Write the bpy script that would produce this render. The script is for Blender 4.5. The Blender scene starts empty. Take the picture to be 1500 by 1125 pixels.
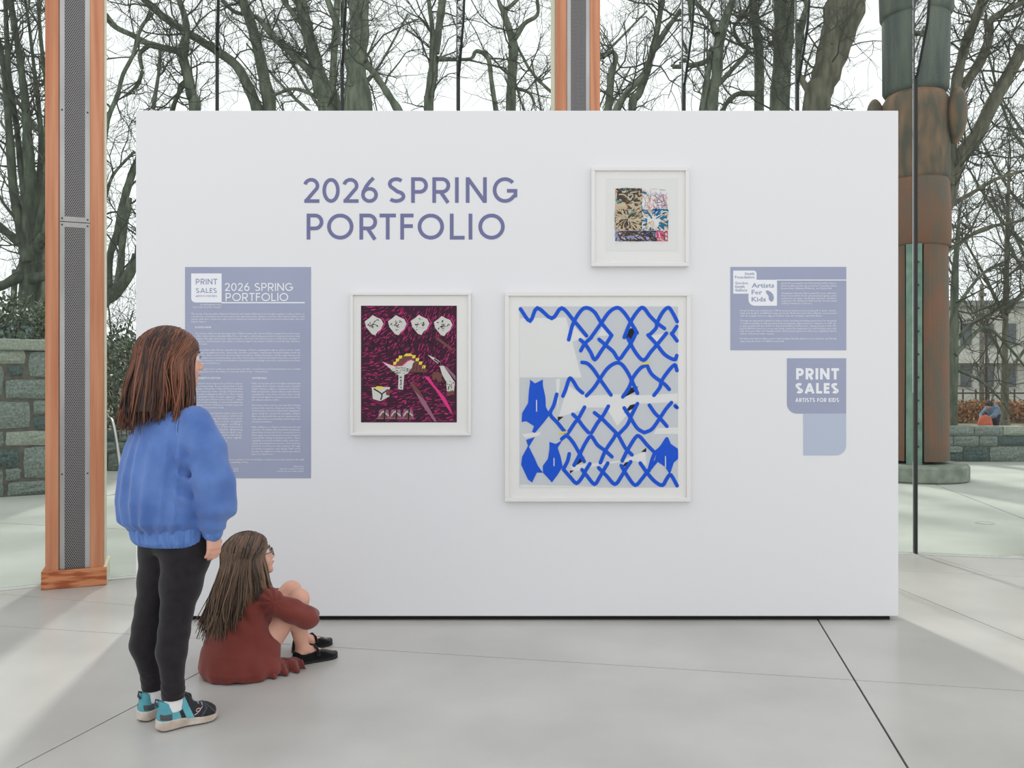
import bpy, math, random
import numpy as np
from mathutils import Vector

random.seed(7)
rng = np.random.default_rng(7)
scene = bpy.context.scene
COL = scene.collection
R = math.radians

# ------------------------------------------------------------------ camera
FPX, CXP, CYP, CAMH = 1218.0, 750.0, 562.5, 1.14
cam_data = bpy.data.cameras.new('camera')
cam_data.sensor_width = 36.0
cam_data.lens = FPX / 1500.0 * 36.0
cam_data.clip_end = 300
cam = bpy.data.objects.new('camera', cam_data)
cam.location = (0, 0, CAMH)
cam.rotation_euler = (R(90), 0, 0)
COL.objects.link(cam)
scene.camera = cam

# ------------------------------------------------------------------ world: white overcast sky, soft hazy sun
world = bpy.data.worlds.new('world')
scene.world = world
world.use_nodes = True
bgn = world.node_tree.nodes['Background']
bgn.inputs['Color'].default_value = (0.96, 0.98, 1.0, 1)
bgn.inputs['Strength'].default_value = 1.22
sd = bpy.data.lights.new('sun', 'SUN')
sd.energy = 2.5
sd.angle = R(3.0)
sd.color = (1.0, 0.97, 0.92)
sun = bpy.data.objects.new('sun', sd)
_az, _el = R(9), R(42)          # behind the glass, a little to the left
_to = Vector((math.sin(_az) * math.cos(_el), -math.cos(_az) * math.cos(_el), -math.sin(_el)))
sun.rotation_euler = _to.to_track_quat('-Z', 'Y').to_euler()
COL.objects.link(sun)
scene.view_settings.view_transform = 'Standard'
scene.view_settings.look = 'None'
scene.view_settings.gamma = 1.0
scene.view_settings.use_curve_mapping = False
scene.view_settings.exposure = 0.0

# ------------------------------------------------------------------ helpers: colour, materials
def lin(c):
    out = []
    for v in c:
        v = v / 255.0
        out.append(v / 12.92 if v <= 0.04045 else ((v + 0.055) / 1.055) ** 2.4)
    return tuple(out) + (1.0,)

def mat(name, c, rough=0.6, c2=None, scale=8.0, stretch=(1, 1, 1), bump=0.0, metal=0.0, spec=0.5, detail=4.0,
        coords='Object', bscale=None, lo=0.35, hi=0.65, sheen=0.0):
    m = bpy.data.materials.new(name)
    m.use_nodes = True
    nt = m.node_tree
    b = nt.nodes['Principled BSDF']
    b.inputs['Roughness'].default_value = rough
    b.inputs['Metallic'].default_value = metal
    b.inputs['Specular IOR Level'].default_value = spec
    if sheen:
        b.inputs['Sheen Weight'].default_value = sheen
    b.inputs['Base Color'].default_value = lin(c)
    if c2 is not None or bump:
        tc = nt.nodes.new('ShaderNodeTexCoord')
        mp = nt.nodes.new('ShaderNodeMapping')
        mp.inputs['Scale'].default_value = stretch
        nt.links.new(tc.outputs[coords], mp.inputs['Vector'])
        nz = nt.nodes.new('ShaderNodeTexNoise')
        nz.inputs['Scale'].default_value = scale
        nz.inputs['Detail'].default_value = detail
        nt.links.new(mp.outputs['Vector'], nz.inputs['Vector'])
        if c2 is not None:
            rp = nt.nodes.new('ShaderNodeValToRGB')
            rp.color_ramp.elements[0].position = lo
            rp.color_ramp.elements[1].position = hi
            rp.color_ramp.elements[0].color = lin(c)
            rp.color_ramp.elements[1].color = lin(c2)
            nt.links.new(nz.outputs['Fac'], rp.inputs['Fac'])
            nt.links.new(rp.outputs['Color'], b.inputs['Base Color'])
        if bump:
            src = nz
            if bscale:
                src = nt.nodes.new('ShaderNodeTexNoise')
                src.inputs['Scale'].default_value = bscale
                src.inputs['Detail'].default_value = 3
                nt.links.new(mp.outputs['Vector'], src.inputs['Vector'])
            bp = nt.nodes.new('ShaderNodeBump')
            bp.inputs['Strength'].default_value = bump
            bp.inputs['Distance'].default_value = 0.02
            nt.links.new(src.outputs['Fac'], bp.inputs['Height'])
            nt.links.new(bp.outputs['Normal'], b.inputs['Normal'])
    return m

def glass_mat(name, tint, refl=1.0):
    m = bpy.data.materials.new(name)
    m.use_nodes = True
    nt = m.node_tree
    nt.nodes.clear()
    out = nt.nodes.new('ShaderNodeOutputMaterial')
    mix = nt.nodes.new('ShaderNodeMixShader')
    tr = nt.nodes.new('ShaderNodeBsdfTransparent')
    tr.inputs['Color'].default_value = tuple(tint) + (1,)
    gl = nt.nodes.new('ShaderNodeBsdfGlossy')
    gl.inputs['Roughness'].default_value = 0.01
    fr = nt.nodes.new('ShaderNodeFresnel')
    fr.inputs['IOR'].default_value = 1.3
    ml = nt.nodes.new('ShaderNodeMath')
    ml.operation = 'MULTIPLY'
    ml.inputs[1].default_value = refl
    nt.links.new(fr.outputs[0], ml.inputs[0])
    nt.links.new(ml.outputs[0], mix.inputs[0])
    nt.links.new(tr.outputs[0], mix.inputs[1])
    nt.links.new(gl.outputs[0], mix.inputs[2])
    nt.links.new(mix.outputs[0], out.inputs['Surface'])
    return m

# ------------------------------------------------------------------ helpers: objects
def fast_mesh(name, verts, polys, smooth=False):
    """verts (N,3); polys: list of lists or (M,k) array"""
    me = bpy.data.meshes.new(name)
    verts = np.asarray(verts, dtype=np.float32).reshape(-1, 3)
    if isinstance(polys, np.ndarray):
        M, k = polys.shape
        me.vertices.add(len(verts))
        me.vertices.foreach_set('co', verts.ravel())
        me.loops.add(M * k)
        me.loops.foreach_set('vertex_index', polys.astype(np.int32).ravel())
        me.polygons.add(M)
        me.polygons.foreach_set('loop_start', np.arange(0, M * k, k, dtype=np.int32))
        me.update(calc_edges=True)
    else:
        me.from_pydata([tuple(map(float, v)) for v in verts], [], polys)
        me.update()
    if smooth:
        me.polygons.foreach_set('use_smooth', np.ones(len(me.polygons), dtype=bool))
    return me

def link(name, me, mats=None, parent=None, loc=None, rz=None, **props):
    o = bpy.data.objects.new(name, me)
    COL.objects.link(o)
    if mats is not None and me is not None:
        for m in (mats if isinstance(mats, (list, tuple)) else [mats]):
            me.materials.append(m)
    if parent is not None:
        o.parent = parent
    if loc is not None:
        o.location = loc
    if rz is not None:
        o.rotation_euler = (0, 0, rz)
    for k, v in props.items():
        o[k] = v
    return o

def thing(name, label, category, loc=(0, 0, 0), rz=0.0, **props):
    return link(name, None, None, None, loc, rz, label=label, category=category, **props)

class MB:
    """collects polygons with a material index; becomes one mesh"""
    def __init__(s):
        s.v, s.f, s.m = [], [], []
    def poly(s, pts, mi=0):
        b = len(s.v)
        s.v += [tuple(p) for p in pts]
        s.f.append(list(range(b, b + len(pts))))
        s.m.append(mi)
    def box(s, x0, x1, y0, y1, z0, z1, mi=0, bev=0.0):
        b = len(s.v)
        if bev <= 0:
            s.v += [(x, y, z) for z in (z0, z1) for y in (y0, y1) for x in (x0, x1)]
            for q in ((0, 2, 3, 1), (4, 5, 7, 6), (0, 1, 5, 4), (2, 6, 7, 3), (0, 4, 6, 2), (1, 3, 7, 5)):
                s.f.append([b + i for i in q]); s.m.append(mi)
        else:
            # chamfered box: 24 verts
            idx = {}
            X, Y, Z = (x0, x1), (y0, y1), (z0, z1)
            for i in (0, 1):
                for j in (0, 1):
                    for k in (0, 1):
                        sx, sy, sz = (1 if i == 0 else -1), (1 if j == 0 else -1), (1 if k == 0 else -1)
                        idx[i, j, k, 0] = len(s.v); s.v.append((X[i], Y[j] + sy * bev, Z[k] + sz * bev))
                        idx[i, j, k, 1] = len(s.v); s.v.append((X[i] + sx * bev, Y[j], Z[k] + sz * bev))
                        idx[i, j, k, 2] = len(s.v); s.v.append((X[i] + sx * bev, Y[j] + sy * bev, Z[k]))
            def F(l):
                s.f.append(l); s.m.append(mi)
            for i in (0, 1):
                l = [idx[i, 0, 0, 0], idx[i, 1, 0, 0], idx[i, 1, 1, 0], idx[i, 0, 1, 0]]; F(l if i else l[::-1])
                l = [idx[0, i, 0, 1], idx[1, i, 0, 1], idx[1, i, 1, 1], idx[0, i, 1, 1]]; F(l[::-1] if i else l)
                l = [idx[0, 0, i, 2], idx[1, 0, i, 2], idx[1, 1, i, 2], idx[0, 1, i, 2]]; F(l if i else l[::-1])
            for i in (0, 1):
                for j in (0, 1):
                    F([idx[i, j, 0, 0], idx[i, j, 0, 1], idx[i, j, 1, 1], idx[i, j, 1, 0]])
                    F([idx[i, 0, j, 0], idx[i, 0, j, 2], idx[i, 1, j, 2], idx[i, 1, j, 0]])
                    F([idx[0, i, j, 1], idx[0, i, j, 2], idx[1, i, j, 2], idx[1, i, j, 1]])
            for i in (0, 1):
                for j in (0, 1):
                    for k in (0, 1):
                        F([idx[i, j, k, 0], idx[i, j, k, 1], idx[i, j, k, 2]])
    def prism(s, pts, z0, z1, mi=0):
        """pts: 2d ccw outline"""
        b = len(s.v); n = len(pts)
        s.v += [(p[0], p[1], z0) for p in pts] + [(p[0], p[1], z1) for p in pts]
        s.f.append([b + i for i in range(n)][::-1]); s.m.append(mi)
        s.f.append([b + n + i for i in range(n)]); s.m.append(mi)
        for i in range(n):
            j = (i + 1) % n
            s.f.append([b + i, b + j, b + n + j, b + n + i]); s.m.append(mi)
    def tube(s, pts, rad, n=8, mi=0, cap=True):
        v, q = tube_arrays(np.array([pts], float), np.array([rad if hasattr(rad, '__len__') else [rad] * len(pts)], float), n)
        b = len(s.v)
        s.v += [tuple(p) for p in v]
        for a in q:
            s.f.append([b + int(i) for i in a]); s.m.append(mi)
        if cap:
            s.f.append([b + i for i in range(n)][::-1]); s.m.append(mi)
            L = len(v)
            s.f.append([b + L - n + i for i in range(n)]); s.m.append(mi)
    def lathe(s, prof, n=24, c=(0, 0, 0), mi=0):
        b = len(s.v)
        for (r, z) in prof:
            for i in range(n):
                a = 2 * math.pi * i / n
                s.v.append((c[0] + r * math.cos(a), c[1] + r * math.sin(a), c[2] + z))
        for j in range(len(prof) - 1):
            for i in range(n):
                k = (i + 1) % n
                s.f.append([b + j * n + i, b + j * n + k, b + (j + 1) * n + k, b + (j + 1) * n + i]); s.m.append(mi)
        s.f.append([b + (len(prof) - 1) * n + i for i in range(n)]); s.m.append(mi)
        s.f.append([b + i for i in range(n)][::-1]); s.m.append(mi)
    def obj(s, name, mats, parent=None, smooth=False, **kw):
        me = bpy.data.meshes.new(name)
        me.from_pydata(s.v, [], s.f)
        mats = mats if isinstance(mats, (list, tuple)) else [mats]
        o = link(name, me, mats, parent, **kw)
        if len(mats) > 1:
            me.polygons.foreach_set('material_index', np.array(s.m, dtype=np.int32))
        if smooth:
            me.polygons.foreach_set('use_smooth', np.ones(len(me.polygons), dtype=bool))
        me.update()
        return o

def tube_arrays(P, Rr, n):
    """P (N,K,3) polylines, Rr (N,K) radii -> verts, quads (joined)"""
    N, K, _ = P.shape
    T = np.gradient(P, axis=1)
    T /= (np.linalg.norm(T, axis=2, keepdims=True) + 1e-12)
    mean = T.mean(axis=1, keepdims=True)
    ref = np.where(np.abs(mean[..., 2:3]) > 0.8, np.array([1.0, 0.13, 0.0]), np.array([0.05, 0.1, 1.0]))
    U = np.cross(T, np.broadcast_to(ref, T.shape))
    U /= (np.linalg.norm(U, axis=2, keepdims=True) + 1e-9)
    V = np.cross(T, U)
    a = np.arange(n) * 2 * math.pi / n
    ring = U[:, :, None, :] * np.cos(a)[None, None, :, None] + V[:, :, None, :] * np.sin(a)[None, None, :, None]
    verts = P[:, :, None, :] + ring * Rr[:, :, None, None]
    idx = np.arange(N * K * n).reshape(N, K, n)
    i0 = idx[:, :-1, :]; i1 = idx[:, 1:, :]
    q = np.stack([i0, np.roll(i0, -1, axis=2), np.roll(i1, -1, axis=2), i1], axis=-1).reshape(-1, 4)
    return verts.reshape(-1, 3), q

def smooth_path(pts, sub=4):
    """catmull-rom on (x,y,z,r) rows"""
    p = np.array(pts, float)
    p = np.vstack([2 * p[0] - p[1], p, 2 * p[-1] - p[-2]])
    out = []
    for i in range(1, len(p) - 2):
        for s in range(sub):
            t = s / sub
            out.append(0.5 * ((2 * p[i]) + (-p[i - 1] + p[i + 1]) * t + (2 * p[i - 1] - 5 * p[i] + 4 * p[i + 1] - p[i + 2]) * t * t
                              + (-p[i - 1] + 3 * p[i] - 3 * p[i + 1] + p[i + 2]) * t ** 3))
    out.append(p[-2])
    return np.array(out)

def G(px, py):
    """floor point seen at a pixel"""
    Y = CAMH * FPX / (py - CYP)
    return ((px - CXP) / FPX * Y, Y)

def P3(px, py, Y):
    return ((px - CXP) / FPX * Y, Y, CAMH - (py - CYP) / FPX * Y)

def clip_half(poly, a, n, off=0.0):
    """keep the side where dot(p-a,n) >= off"""
    out = []
    for i in range(len(poly)):
        p, q = poly[i], poly[(i + 1) % len(poly)]
        dp = (p[0] - a[0]) * n[0] + (p[1] - a[1]) * n[1] - off
        dq = (q[0] - a[0]) * n[0] + (q[1] - a[1]) * n[1] - off
        if dp >= 0:
            out.append(p)
        if (dp >= 0) != (dq >= 0):
            t = dp / (dp - dq)
            out.append((p[0] + (q[0] - p[0]) * t, p[1] + (q[1] - p[1]) * t))
    return out

def split(polys, a, b, gap, cond=None):
    d = (b[0] - a[0], b[1] - a[1])
    L = math.hypot(*d)
    n = (-d[1] / L, d[0] / L)
    res = []
    for p in polys:
        c = (sum(q[0] for q in p) / len(p), sum(q[1] for q in p) / len(p))
        if cond is not None and not cond(c):
            res.append(p); continue
        for nn in (n, (-n[0], -n[1])):
            r = clip_half(p, a, nn, gap / 2)
            if len(r) >= 3:
                ar = abs(sum(r[i][0] * r[(i + 1) % len(r)][1] - r[(i + 1) % len(r)][0] * r[i][1] for i in range(len(r)))) / 2
                if ar > 1e-4:
                    res.append(r)
    return res

def side(a, b, c):
    return (b[0] - a[0]) * (c[1] - a[1]) - (b[1] - a[1]) * (c[0] - a[0])

# ------------------------------------------------------------------ materials
M = {}
M['concrete'] = mat('polished_concrete', (176, 174, 169), 0.30, (191, 189, 184), 1.6, bump=0.02, bscale=40, detail=8, spec=0.45)
M['paving'] = mat('plaza_concrete', (170, 173, 165), 0.75, (188, 190, 182), 1.2, detail=8, spec=0.3)
M['joint'] = mat('joint_filler', (70, 68, 64), 0.9)
M['soil'] = mat('park_ground', (96, 92, 70), 0.95, (120, 112, 84), 1.5)
M['glass'] = glass_mat('facade_glass', (0.955, 0.978, 0.964), 0.5)
M['fin_glass'] = glass_mat('fin_glass', (0.80, 0.92, 0.88), 1.0)
M['picture_glass'] = glass_mat('picture_glass', (0.996, 0.996, 0.996), 0.3)
M['black_seal'] = mat('black_silicone', (22, 24, 24), 0.5)
M['alu'] = mat('aluminium_channel', (196, 198, 194), 0.4, metal=0.3)
M['wood'] = mat('fir_wood', (182, 118, 86), 0.55, (203, 144, 110), 3.0, stretch=(9, 9, 0.35), bump=0.05, detail=6, spec=0.3)
M['wood_base'] = mat('fir_base_board', (160, 84, 52), 0.5, (205, 136, 94), 5.0, stretch=(1.2, 1.2, 7), detail=2, lo=0.42, hi=0.58, spec=0.3)
M['pale_wood'] = mat('pale_side_board', (214, 205, 180), 0.6, (226, 220, 200), 3, stretch=(6, 6, 0.4))
M['steel'] = mat('galvanised_steel', (150, 148, 145), 0.35, (178, 176, 174), 5, stretch=(1, 1, 0.3), metal=0.8)
M['screw'] = mat('screw_head', (70, 68, 66), 0.4, metal=0.7)
M['wall_white'] = mat('white_wall_paint', (226, 226, 228), 0.75, spec=0.25, bump=0.01, bscale=300)
M['under'] = mat('dark_fill_and_gap_shade', (30, 28, 27), 0.9)  # dark fill; also the painted shade under the display wall

# perforated sheet: hexagonal holes (too small to build one by one)
def perforated(name):
    m = bpy.data.materials.new(name); m.use_nodes = True
    nt = m.node_tree; b = nt.nodes['Principled BSDF']
    b.inputs['Metallic'].default_value = 0.6
    b.inputs['Roughness'].default_value = 0.4
    tc = nt.nodes.new('ShaderNodeTexCoord')
    sep = nt.nodes.new('ShaderNodeSeparateXYZ')
    nt.links.new(tc.outputs['Object'], sep.inputs[0])
    def mth(op, a, bb=None, c=None):
        n = nt.nodes.new('ShaderNodeMath'); n.operation = op
        for i, v in enumerate((a, bb, c)):
            if v is None: continue
            if isinstance(v, (int, float)): n.inputs[i].default_value = v
            else: nt.links.new(v, n.inputs[i])
        return n.outputs[0]
    px, pz = 0.0105, 0.0105 * 0.866 * 2
    def cell(ox, oz):
        u = mth('ADD', mth('DIVIDE', sep.outputs['X'], px), ox)
        w = mth('ADD', mth('DIVIDE', sep.outputs['Z'], pz), oz)
        fu = mth('MULTIPLY', mth('SUBTRACT', mth('FRACT', u), 0.5), px)
        fw = mth('MULTIPLY', mth('SUBTRACT', mth('FRACT', w), 0.5), pz)
        return mth('SQRT', mth('ADD', mth('MULTIPLY', fu, fu), mth('MULTIPLY', fw, fw)))
    d = mth('MINIMUM', cell(100.0, 100.0), cell(100.5, 100.5))
    hole = mth('LESS_THAN', d, 0.0036)
    mx = nt.nodes.new('ShaderNodeMix'); mx.data_type = 'RGBA'
    mx.inputs['A'].default_value = lin((136, 133, 133))
    mx.inputs['B'].default_value = lin((28, 27, 28))
    nt.links.new(hole, mx.inputs['Factor'])
    nt.links.new(mx.outputs['Result'], b.inputs['Base Color'])
    return m
M['perf'] = perforated('perforated_steel')

# ------------------------------------------------------------------ floor: concrete slabs with sawn joints
FC, FR = (1.3, -2.8), 8.5            # facade circle
ring = [(FC[0] + FR * math.cos(a), FC[1] + FR * math.sin(a)) for a in np.linspace(R(2), R(178), 40)]
interior = ring + [(-7.2, -5.0), (9.8, -5.0)]
A0, A1 = G(24, 1125), G(302, 980)
B0, B1 = G(1200, 911), G(1330, 1125)
C0, C1 = G(0, 917), G(1500, 1012)
slabs = [interior]
slabs = split(slabs, C0, C1, 0.005)
slabs = split(slabs, A0, A1, 0.006)
slabs = split(slabs, B0, B1, 0.008)
beyond = lambda c: side(C0, C1, c) > 0
leftA = lambda c: side(A0, A1, c) > 0
rightB = lambda c: side(B0, B1, c) > 0
slabs = split(slabs, G(0, 870), G(197, 887), 0.004, lambda c: beyond(c) and leftA(c) and not rightB(c))
slabs = split(slabs, G(0, 864), G(41, 851), 0.004, lambda c: beyond(c) and leftA(c) and c[0] < -2)
slabs = split(slabs, G(1319, 863), G(1496, 936), 0.005, lambda c: beyond(c) and c[0] > 1.2)
slabs = split(slabs, G(1319, 836), G(1498, 845), 0.004, lambda c: beyond(c) and c[0] > 1.2)
slabs = split(slabs, G(1362, 814), G(1498, 857), 0.004, lambda c: beyond(c) and c[0] > 1.2 and c[1] > 4.2)
mb = MB(); mb.prism(interior, -0.012, -0.004)
floor = mb.obj('floor', M['joint'], kind='structure', label='grey polished concrete floor with sawn joints')
for p in slabs:
    ar = sum(p[i][0] * p[(i + 1) % len(p)][1] - p[(i + 1) % len(p)][0] * p[i][1] for i in range(len(p)))
    mb = MB(); mb.prism(p if ar > 0 else p[::-1], -0.004, 0.0)
    mb.obj('floor_slab', M['concrete'], floor)

# plaza outside
ext = [[(-16, 1.0), (18, 1.0), (18, 12.9), (-16, 12.9)]]
ext = split(ext, G(1396, 718), G(1498, 757), 0.012, lambda c: True)
ext = split(ext, G(0, 764), G(60, 767), 0.012, lambda c: c[0] < 3)
mb = MB(); mb.box(-16, 18, 1.0, 12.9, -0.08, -0.03)
pav = mb.obj('floor_plaza', M['joint'], kind='structure', label='pale concrete plaza outside the glass')
for p in ext:
    ar = sum(p[i][0] * p[(i + 1) % len(p)][1] - p[(i + 1) % len(p)][0] * p[i][1] for i in range(len(p)))
    mb = MB(); mb.prism(p if ar > 0 else p[::-1], -0.03, -0.013)
    mb.obj('paving_slab', M['paving'], pav)
mb = MB(); mb.box(-60, 70, 12.9, 120, -0.1, -0.02)
mb.obj('floor_park', M['soil'], kind='structure', label='bare park ground beyond the plaza')
dx, dy = G(1443, 764)
mb = MB(); mb.lathe([(0.075, -0.013), (0.075, -0.009), (0.066, -0.009), (0.066, -0.0115), (0.0, -0.0115)], 24, (dx, dy, 0))
mb.obj('drain_cover', M['paving'], label='small round metal drain cover set in the plaza', category='drain')

# ------------------------------------------------------------------ glass facade
def ray_circle(px, rad=FR):
    d = np.array([(px - CXP) / FPX, 1.0]); d /= np.linalg.norm(d)
    o = -np.array(FC)
    b = np.dot(o, d); c = np.dot(o, o) - rad * rad
    t = -b + math.sqrt(b * b - c)
    p = d * t
    return math.atan2(p[1] - FC[1], p[0] - FC[0])
fin_px = [1520, 1340, 1167, 1001, 836, 671, 501, 318, 125]
fa = [ray_circle(p) for p in fin_px]
step = (fa[-1] - fa[0]) / (len(fa) - 1)
fa = [fa[0] - 2 * step, fa[0] - step] + fa + [fa[-1] + step, fa[-1] + 2 * step]
HT = 6.4
for i in range(len(fa) - 1):
    a0, a1 = fa[i], fa[i + 1]
    p0 = np.array([FC[0] + FR * math.cos(a0), FC[1] + FR * math.sin(a0)])
    p1 = np.array([FC[0] + FR * math.cos(a1), FC[1] + FR * math.sin(a1)])
    d = (p1 - p0) / np.linalg.norm(p1 - p0)
    q0, q1 = p0 + d * 0.012, p1 - d * 0.012
    n = np.array([-d[1], d[0]])
    mb = MB()
    quad = [q0 - n * 0.006, q1 - n * 0.006, q1 + n * 0.006, q0 + n * 0.006]
    if side(quad[0], quad[1], quad[2]) < 0: quad = quad[::-1]
    mb.prism([tuple(q) for q in quad], 0.008, HT)
    win = mb.obj('window_%d' % (i + 1), M['glass'], kind='structure', label='tall clear pane of the curved glass facade')
    # sill channel
    inw = -np.array([math.cos((a0 + a1) / 2), math.sin((a0 + a1) / 2)])
    mb = MB()
    quad = [p0 - inw * 0.04, p1 - inw * 0.04, p1 + inw * 0.05, p0 + inw * 0.05]
    if side(quad[0], quad[1], quad[2]) < 0: quad = quad[::-1]
    mb.prism([tuple(q) for q in quad], -0.012, 0.006)
    mb.obj('sill_channel', M['alu'], win)
    # joint and fin at p0
    rin = -np.array([math.cos(a0), math.sin(a0)])
    tn = np.array([-rin[1], rin[0]])
    mb = MB()
    quad = [p0 - tn * 0.010 - rin * 0.008, p0 + tn * 0.010 - rin * 0.008, p0 + tn * 0.010 + rin * 0.03, p0 - tn * 0.010 + rin * 0.03]
    if side(quad[0], quad[1], quad[2]) < 0: quad = quad[::-1]
    mb.prism([tuple(q) for q in quad], 0.006, HT)
    mb.obj('black_joint', M['black_seal'], win)
    if i in (2, 6, 10): continue          # a timber column stands here instead of a fin
    prof = [(0.03, 3.18), (0.06, 3.2), (0.26, 3.46), (0.30, 3.6), (0.30, HT), (0.03, HT)]
    mb = MB()
    for sgn in (-1, 1):
        pts = [(p0[0] + rin[0] * r + tn[0] * 0.009 * sgn, p0[1] + rin[1] * r + tn[1] * 0.009 * sgn, z) for r, z in prof]
        mb.poly(pts if sgn > 0 else pts[::-1])
    nn = len(prof)
    for j in range(nn):
        k = (j + 1) % nn
        mb.f.append([j, k, nn + (nn - 1 - k), nn + (nn - 1 - j)]); mb.m.append(0)
    fin = mb.obj('glass_fin', M['fin_glass'], win)
    mb = MB()
    edge = [(0.055, 3.19), (0.262, 3.455), (0.302, 3.6), (0.302, HT)]
    mb.tube([(p0[0] + rin[0] * r, p0[1] + rin[1] * r, z) for r, z in edge], 0.008, 6)
    mb.obj('edge_strip', M['black_seal'], fin)

# ------------------------------------------------------------------ timber columns with perforated panels
def column(center, ang, label):
    c = thing('timber_column', label, 'column', (center[0], center[1], 0), ang, group='timber columns of the facade')
    H = 6.4
    W, Dp = 0.29, 0.30          # local: front at y=-Dp/2
    for sgn in (-1, 1):
        mb = MB(); x = sgn * (W / 2 - 0.0335)
        mb.box(x - 0.0335, x + 0.0335, -Dp / 2, -Dp / 2 + 0.1, 0.0, H, bev=0.003)
        mb.obj('wood_stile', M['wood'], c)
        mb = MB(); mb.box(sgn * W / 2 - 0.012 * (sgn > 0) - 0.0 * sgn, sgn * W / 2 + 0.012 * (sgn < 0), -Dp / 2 + 0.1, Dp / 2, 0.0, H)
        mb.obj('side_board', M['pale_wood'], c)
    mb = MB(); mb.box(-W / 2 + 0.067, W / 2 - 0.067, -Dp / 2 + 0.03, -Dp / 2 + 0.09, 0, H)
    mb.obj('core', M['under'], c)
    x0, x1 = -W / 2 + 0.070, W / 2 - 0.068
    zs = [0.02, 2.05, 4.1, 6.2]
    for z0, z1 in zip(zs[:-1], zs[1:]):
        mb = MB(); mb.box(x0 + 0.024, x1 - 0.024, -Dp / 2 + 0.012, -Dp / 2 + 0.015, z0 + 0.03, z1 - 0.03)
        sh = mb.obj('perforated_panel', M['perf'], c)
        mb = MB()
        mb.box(x0, x0 + 0.025, -Dp / 2 + 0.009, -Dp / 2 + 0.0135, z0 + 0.002, z1 - 0.002)
        mb.box(x1 - 0.025, x1, -Dp / 2 + 0.009, -Dp / 2 + 0.0135, z0 + 0.002, z1 - 0.002)
        mb.box(x0 + 0.025, x1 - 0.025, -Dp / 2 + 0.009, -Dp / 2 + 0.0135, z0 + 0.002, z0 + 0.03)
        mb.box(x0 + 0.025, x1 - 0.025, -Dp / 2 + 0.009, -Dp / 2 + 0.0135, z1 - 0.03, z1 - 0.002)
        mb.obj('steel_edge_frame', M['steel'], sh)
        for zz in (z0 + 0.018, (z0 + z1) / 2 - 0.4, z1 - 0.018):
            for xx in (x0 + 0.012, x1 - 0.012):
                mb = MB()
                mb.tube([(xx, -Dp / 2 + 0.0095, zz), (xx, -Dp / 2 + 0.006, zz)], 0.005, 8)
                mb.obj('screw', M['screw'], sh)
    b0, b1, t = W / 2 + 0.018, Dp / 2 + 0.018, 0.018
    mb = MB(); mb.box(-b0, b0, -b1, -b1 + t, 0.001, 0.102, bev=0.002); mb.obj('base_board', M['wood_base'], c)
    for sgn in (-1, 1):
        mb = MB(); mb.box(min(sgn * b0, sgn * (b0 - t)), max(sgn * b0, sgn * (b0 - t)), -b1 + t, b1, 0.001, 0.102, bev=0.002)
        mb.obj('base_board', M['pale_wood'] if sgn > 0 else M['wood_base'], c)
    return c
ca = R(22.5)
fx, fy = G(60, 865)
column((fx + 0.163 * math.cos(ca) - 0.168 * math.sin(ca), fy + 0.163 * math.sin(ca) + 0.168 * math.cos(ca)), ca,
       'timber column with perforated steel strip and a boxed base, beside the standing girl')
column((0.44 - 0.15 * math.sin(R(5)), 5.5 + 0.15), R(5), 'timber column with perforated steel strip rising behind the white display wall')
ca = R(-14)
fx, fy = G(1533, 822)
column((fx + 0.163 * math.cos(ca) - 0.168 * math.sin(ca), fy + 0.163 * math.sin(ca) + 0.168 * math.cos(ca)), ca,
       'timber column of the glass facade, the one standing nearest the carved pole')

# ------------------------------------------------------------------ stone walls
M['granite'] = mat('granite', (96, 108, 102), 0.85, (136, 145, 137), 45, bump=0.6, bscale=30, detail=8, spec=0.25)
M['granite_dark'] = mat('dark_granite', (62, 76, 74), 0.85, (92, 106, 102), 40, bump=0.5, bscale=30, spec=0.25)
M['granite_pale'] = mat('pale_granite', (128, 136, 124), 0.85, (158, 163, 150), 40, bump=0.5, bscale=30, spec=0.25)
M['mortar'] = mat('mortar', (84, 82, 74), 0.95, (104, 100, 90), 20)

def stone_mesh(w, h, d, seed):
    """rough pillow-faced block, front at y=0 going back to y=d, x 0..w, z 0..h"""
    r = random.Random(seed)
    n = 4
    V, F = [], []
    rd = min(w, h) * 0.12
    for j in range(n + 1):
        for i in range(n + 1):
            u, v = i / n, j / n
            x = u * w; z = v * h
            edge = (i in (0, n)) + (j in (0, n))
            y = r.uniform(-0.012, 0.012) if edge == 0 else (0.018 + r.uniform(0, 0.01) if edge == 1 else 0.03)
            if edge == 0:
                x += r.uniform(-1, 1) * w * 0.05; z += r.uniform(-1, 1) * h * 0.05
            else:
                x += r.uniform(-1, 1) * 0.006; z += r.uniform(-1, 1) * 0.006
                if edge == 2:
                    x += rd * (0.35 if i == 0 else -0.35); z += rd * (0.35 if j == 0 else -0.35)
            V.append((x, y, z))
    for j in range(n):
        for i in range(n):
            a = j * (n + 1) + i
            F.append([a, a + 1, a + n + 2, a + n + 1])
    loop = [i for i in range(n + 1)] + [(j * (n + 1) + n) for j in range(1, n + 1)] + \
           [n * (n + 1) + i for i in range(n - 1, -1, -1)] + [j * (n + 1) for j in range(n - 1, 0, -1)]
    b = len(V)
    for k in loop:
        V.append((V[k][0], d, V[k][2]))
    L = len(loop)
    for k in range(L):
        F.append([loop[(k + 1) % L], loop[k], b + k, b + (k + 1) % L])
    F.append([b + k for k in range(L)])
    me = fast_mesh('stone', V, F, smooth=False)
    return me

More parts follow.
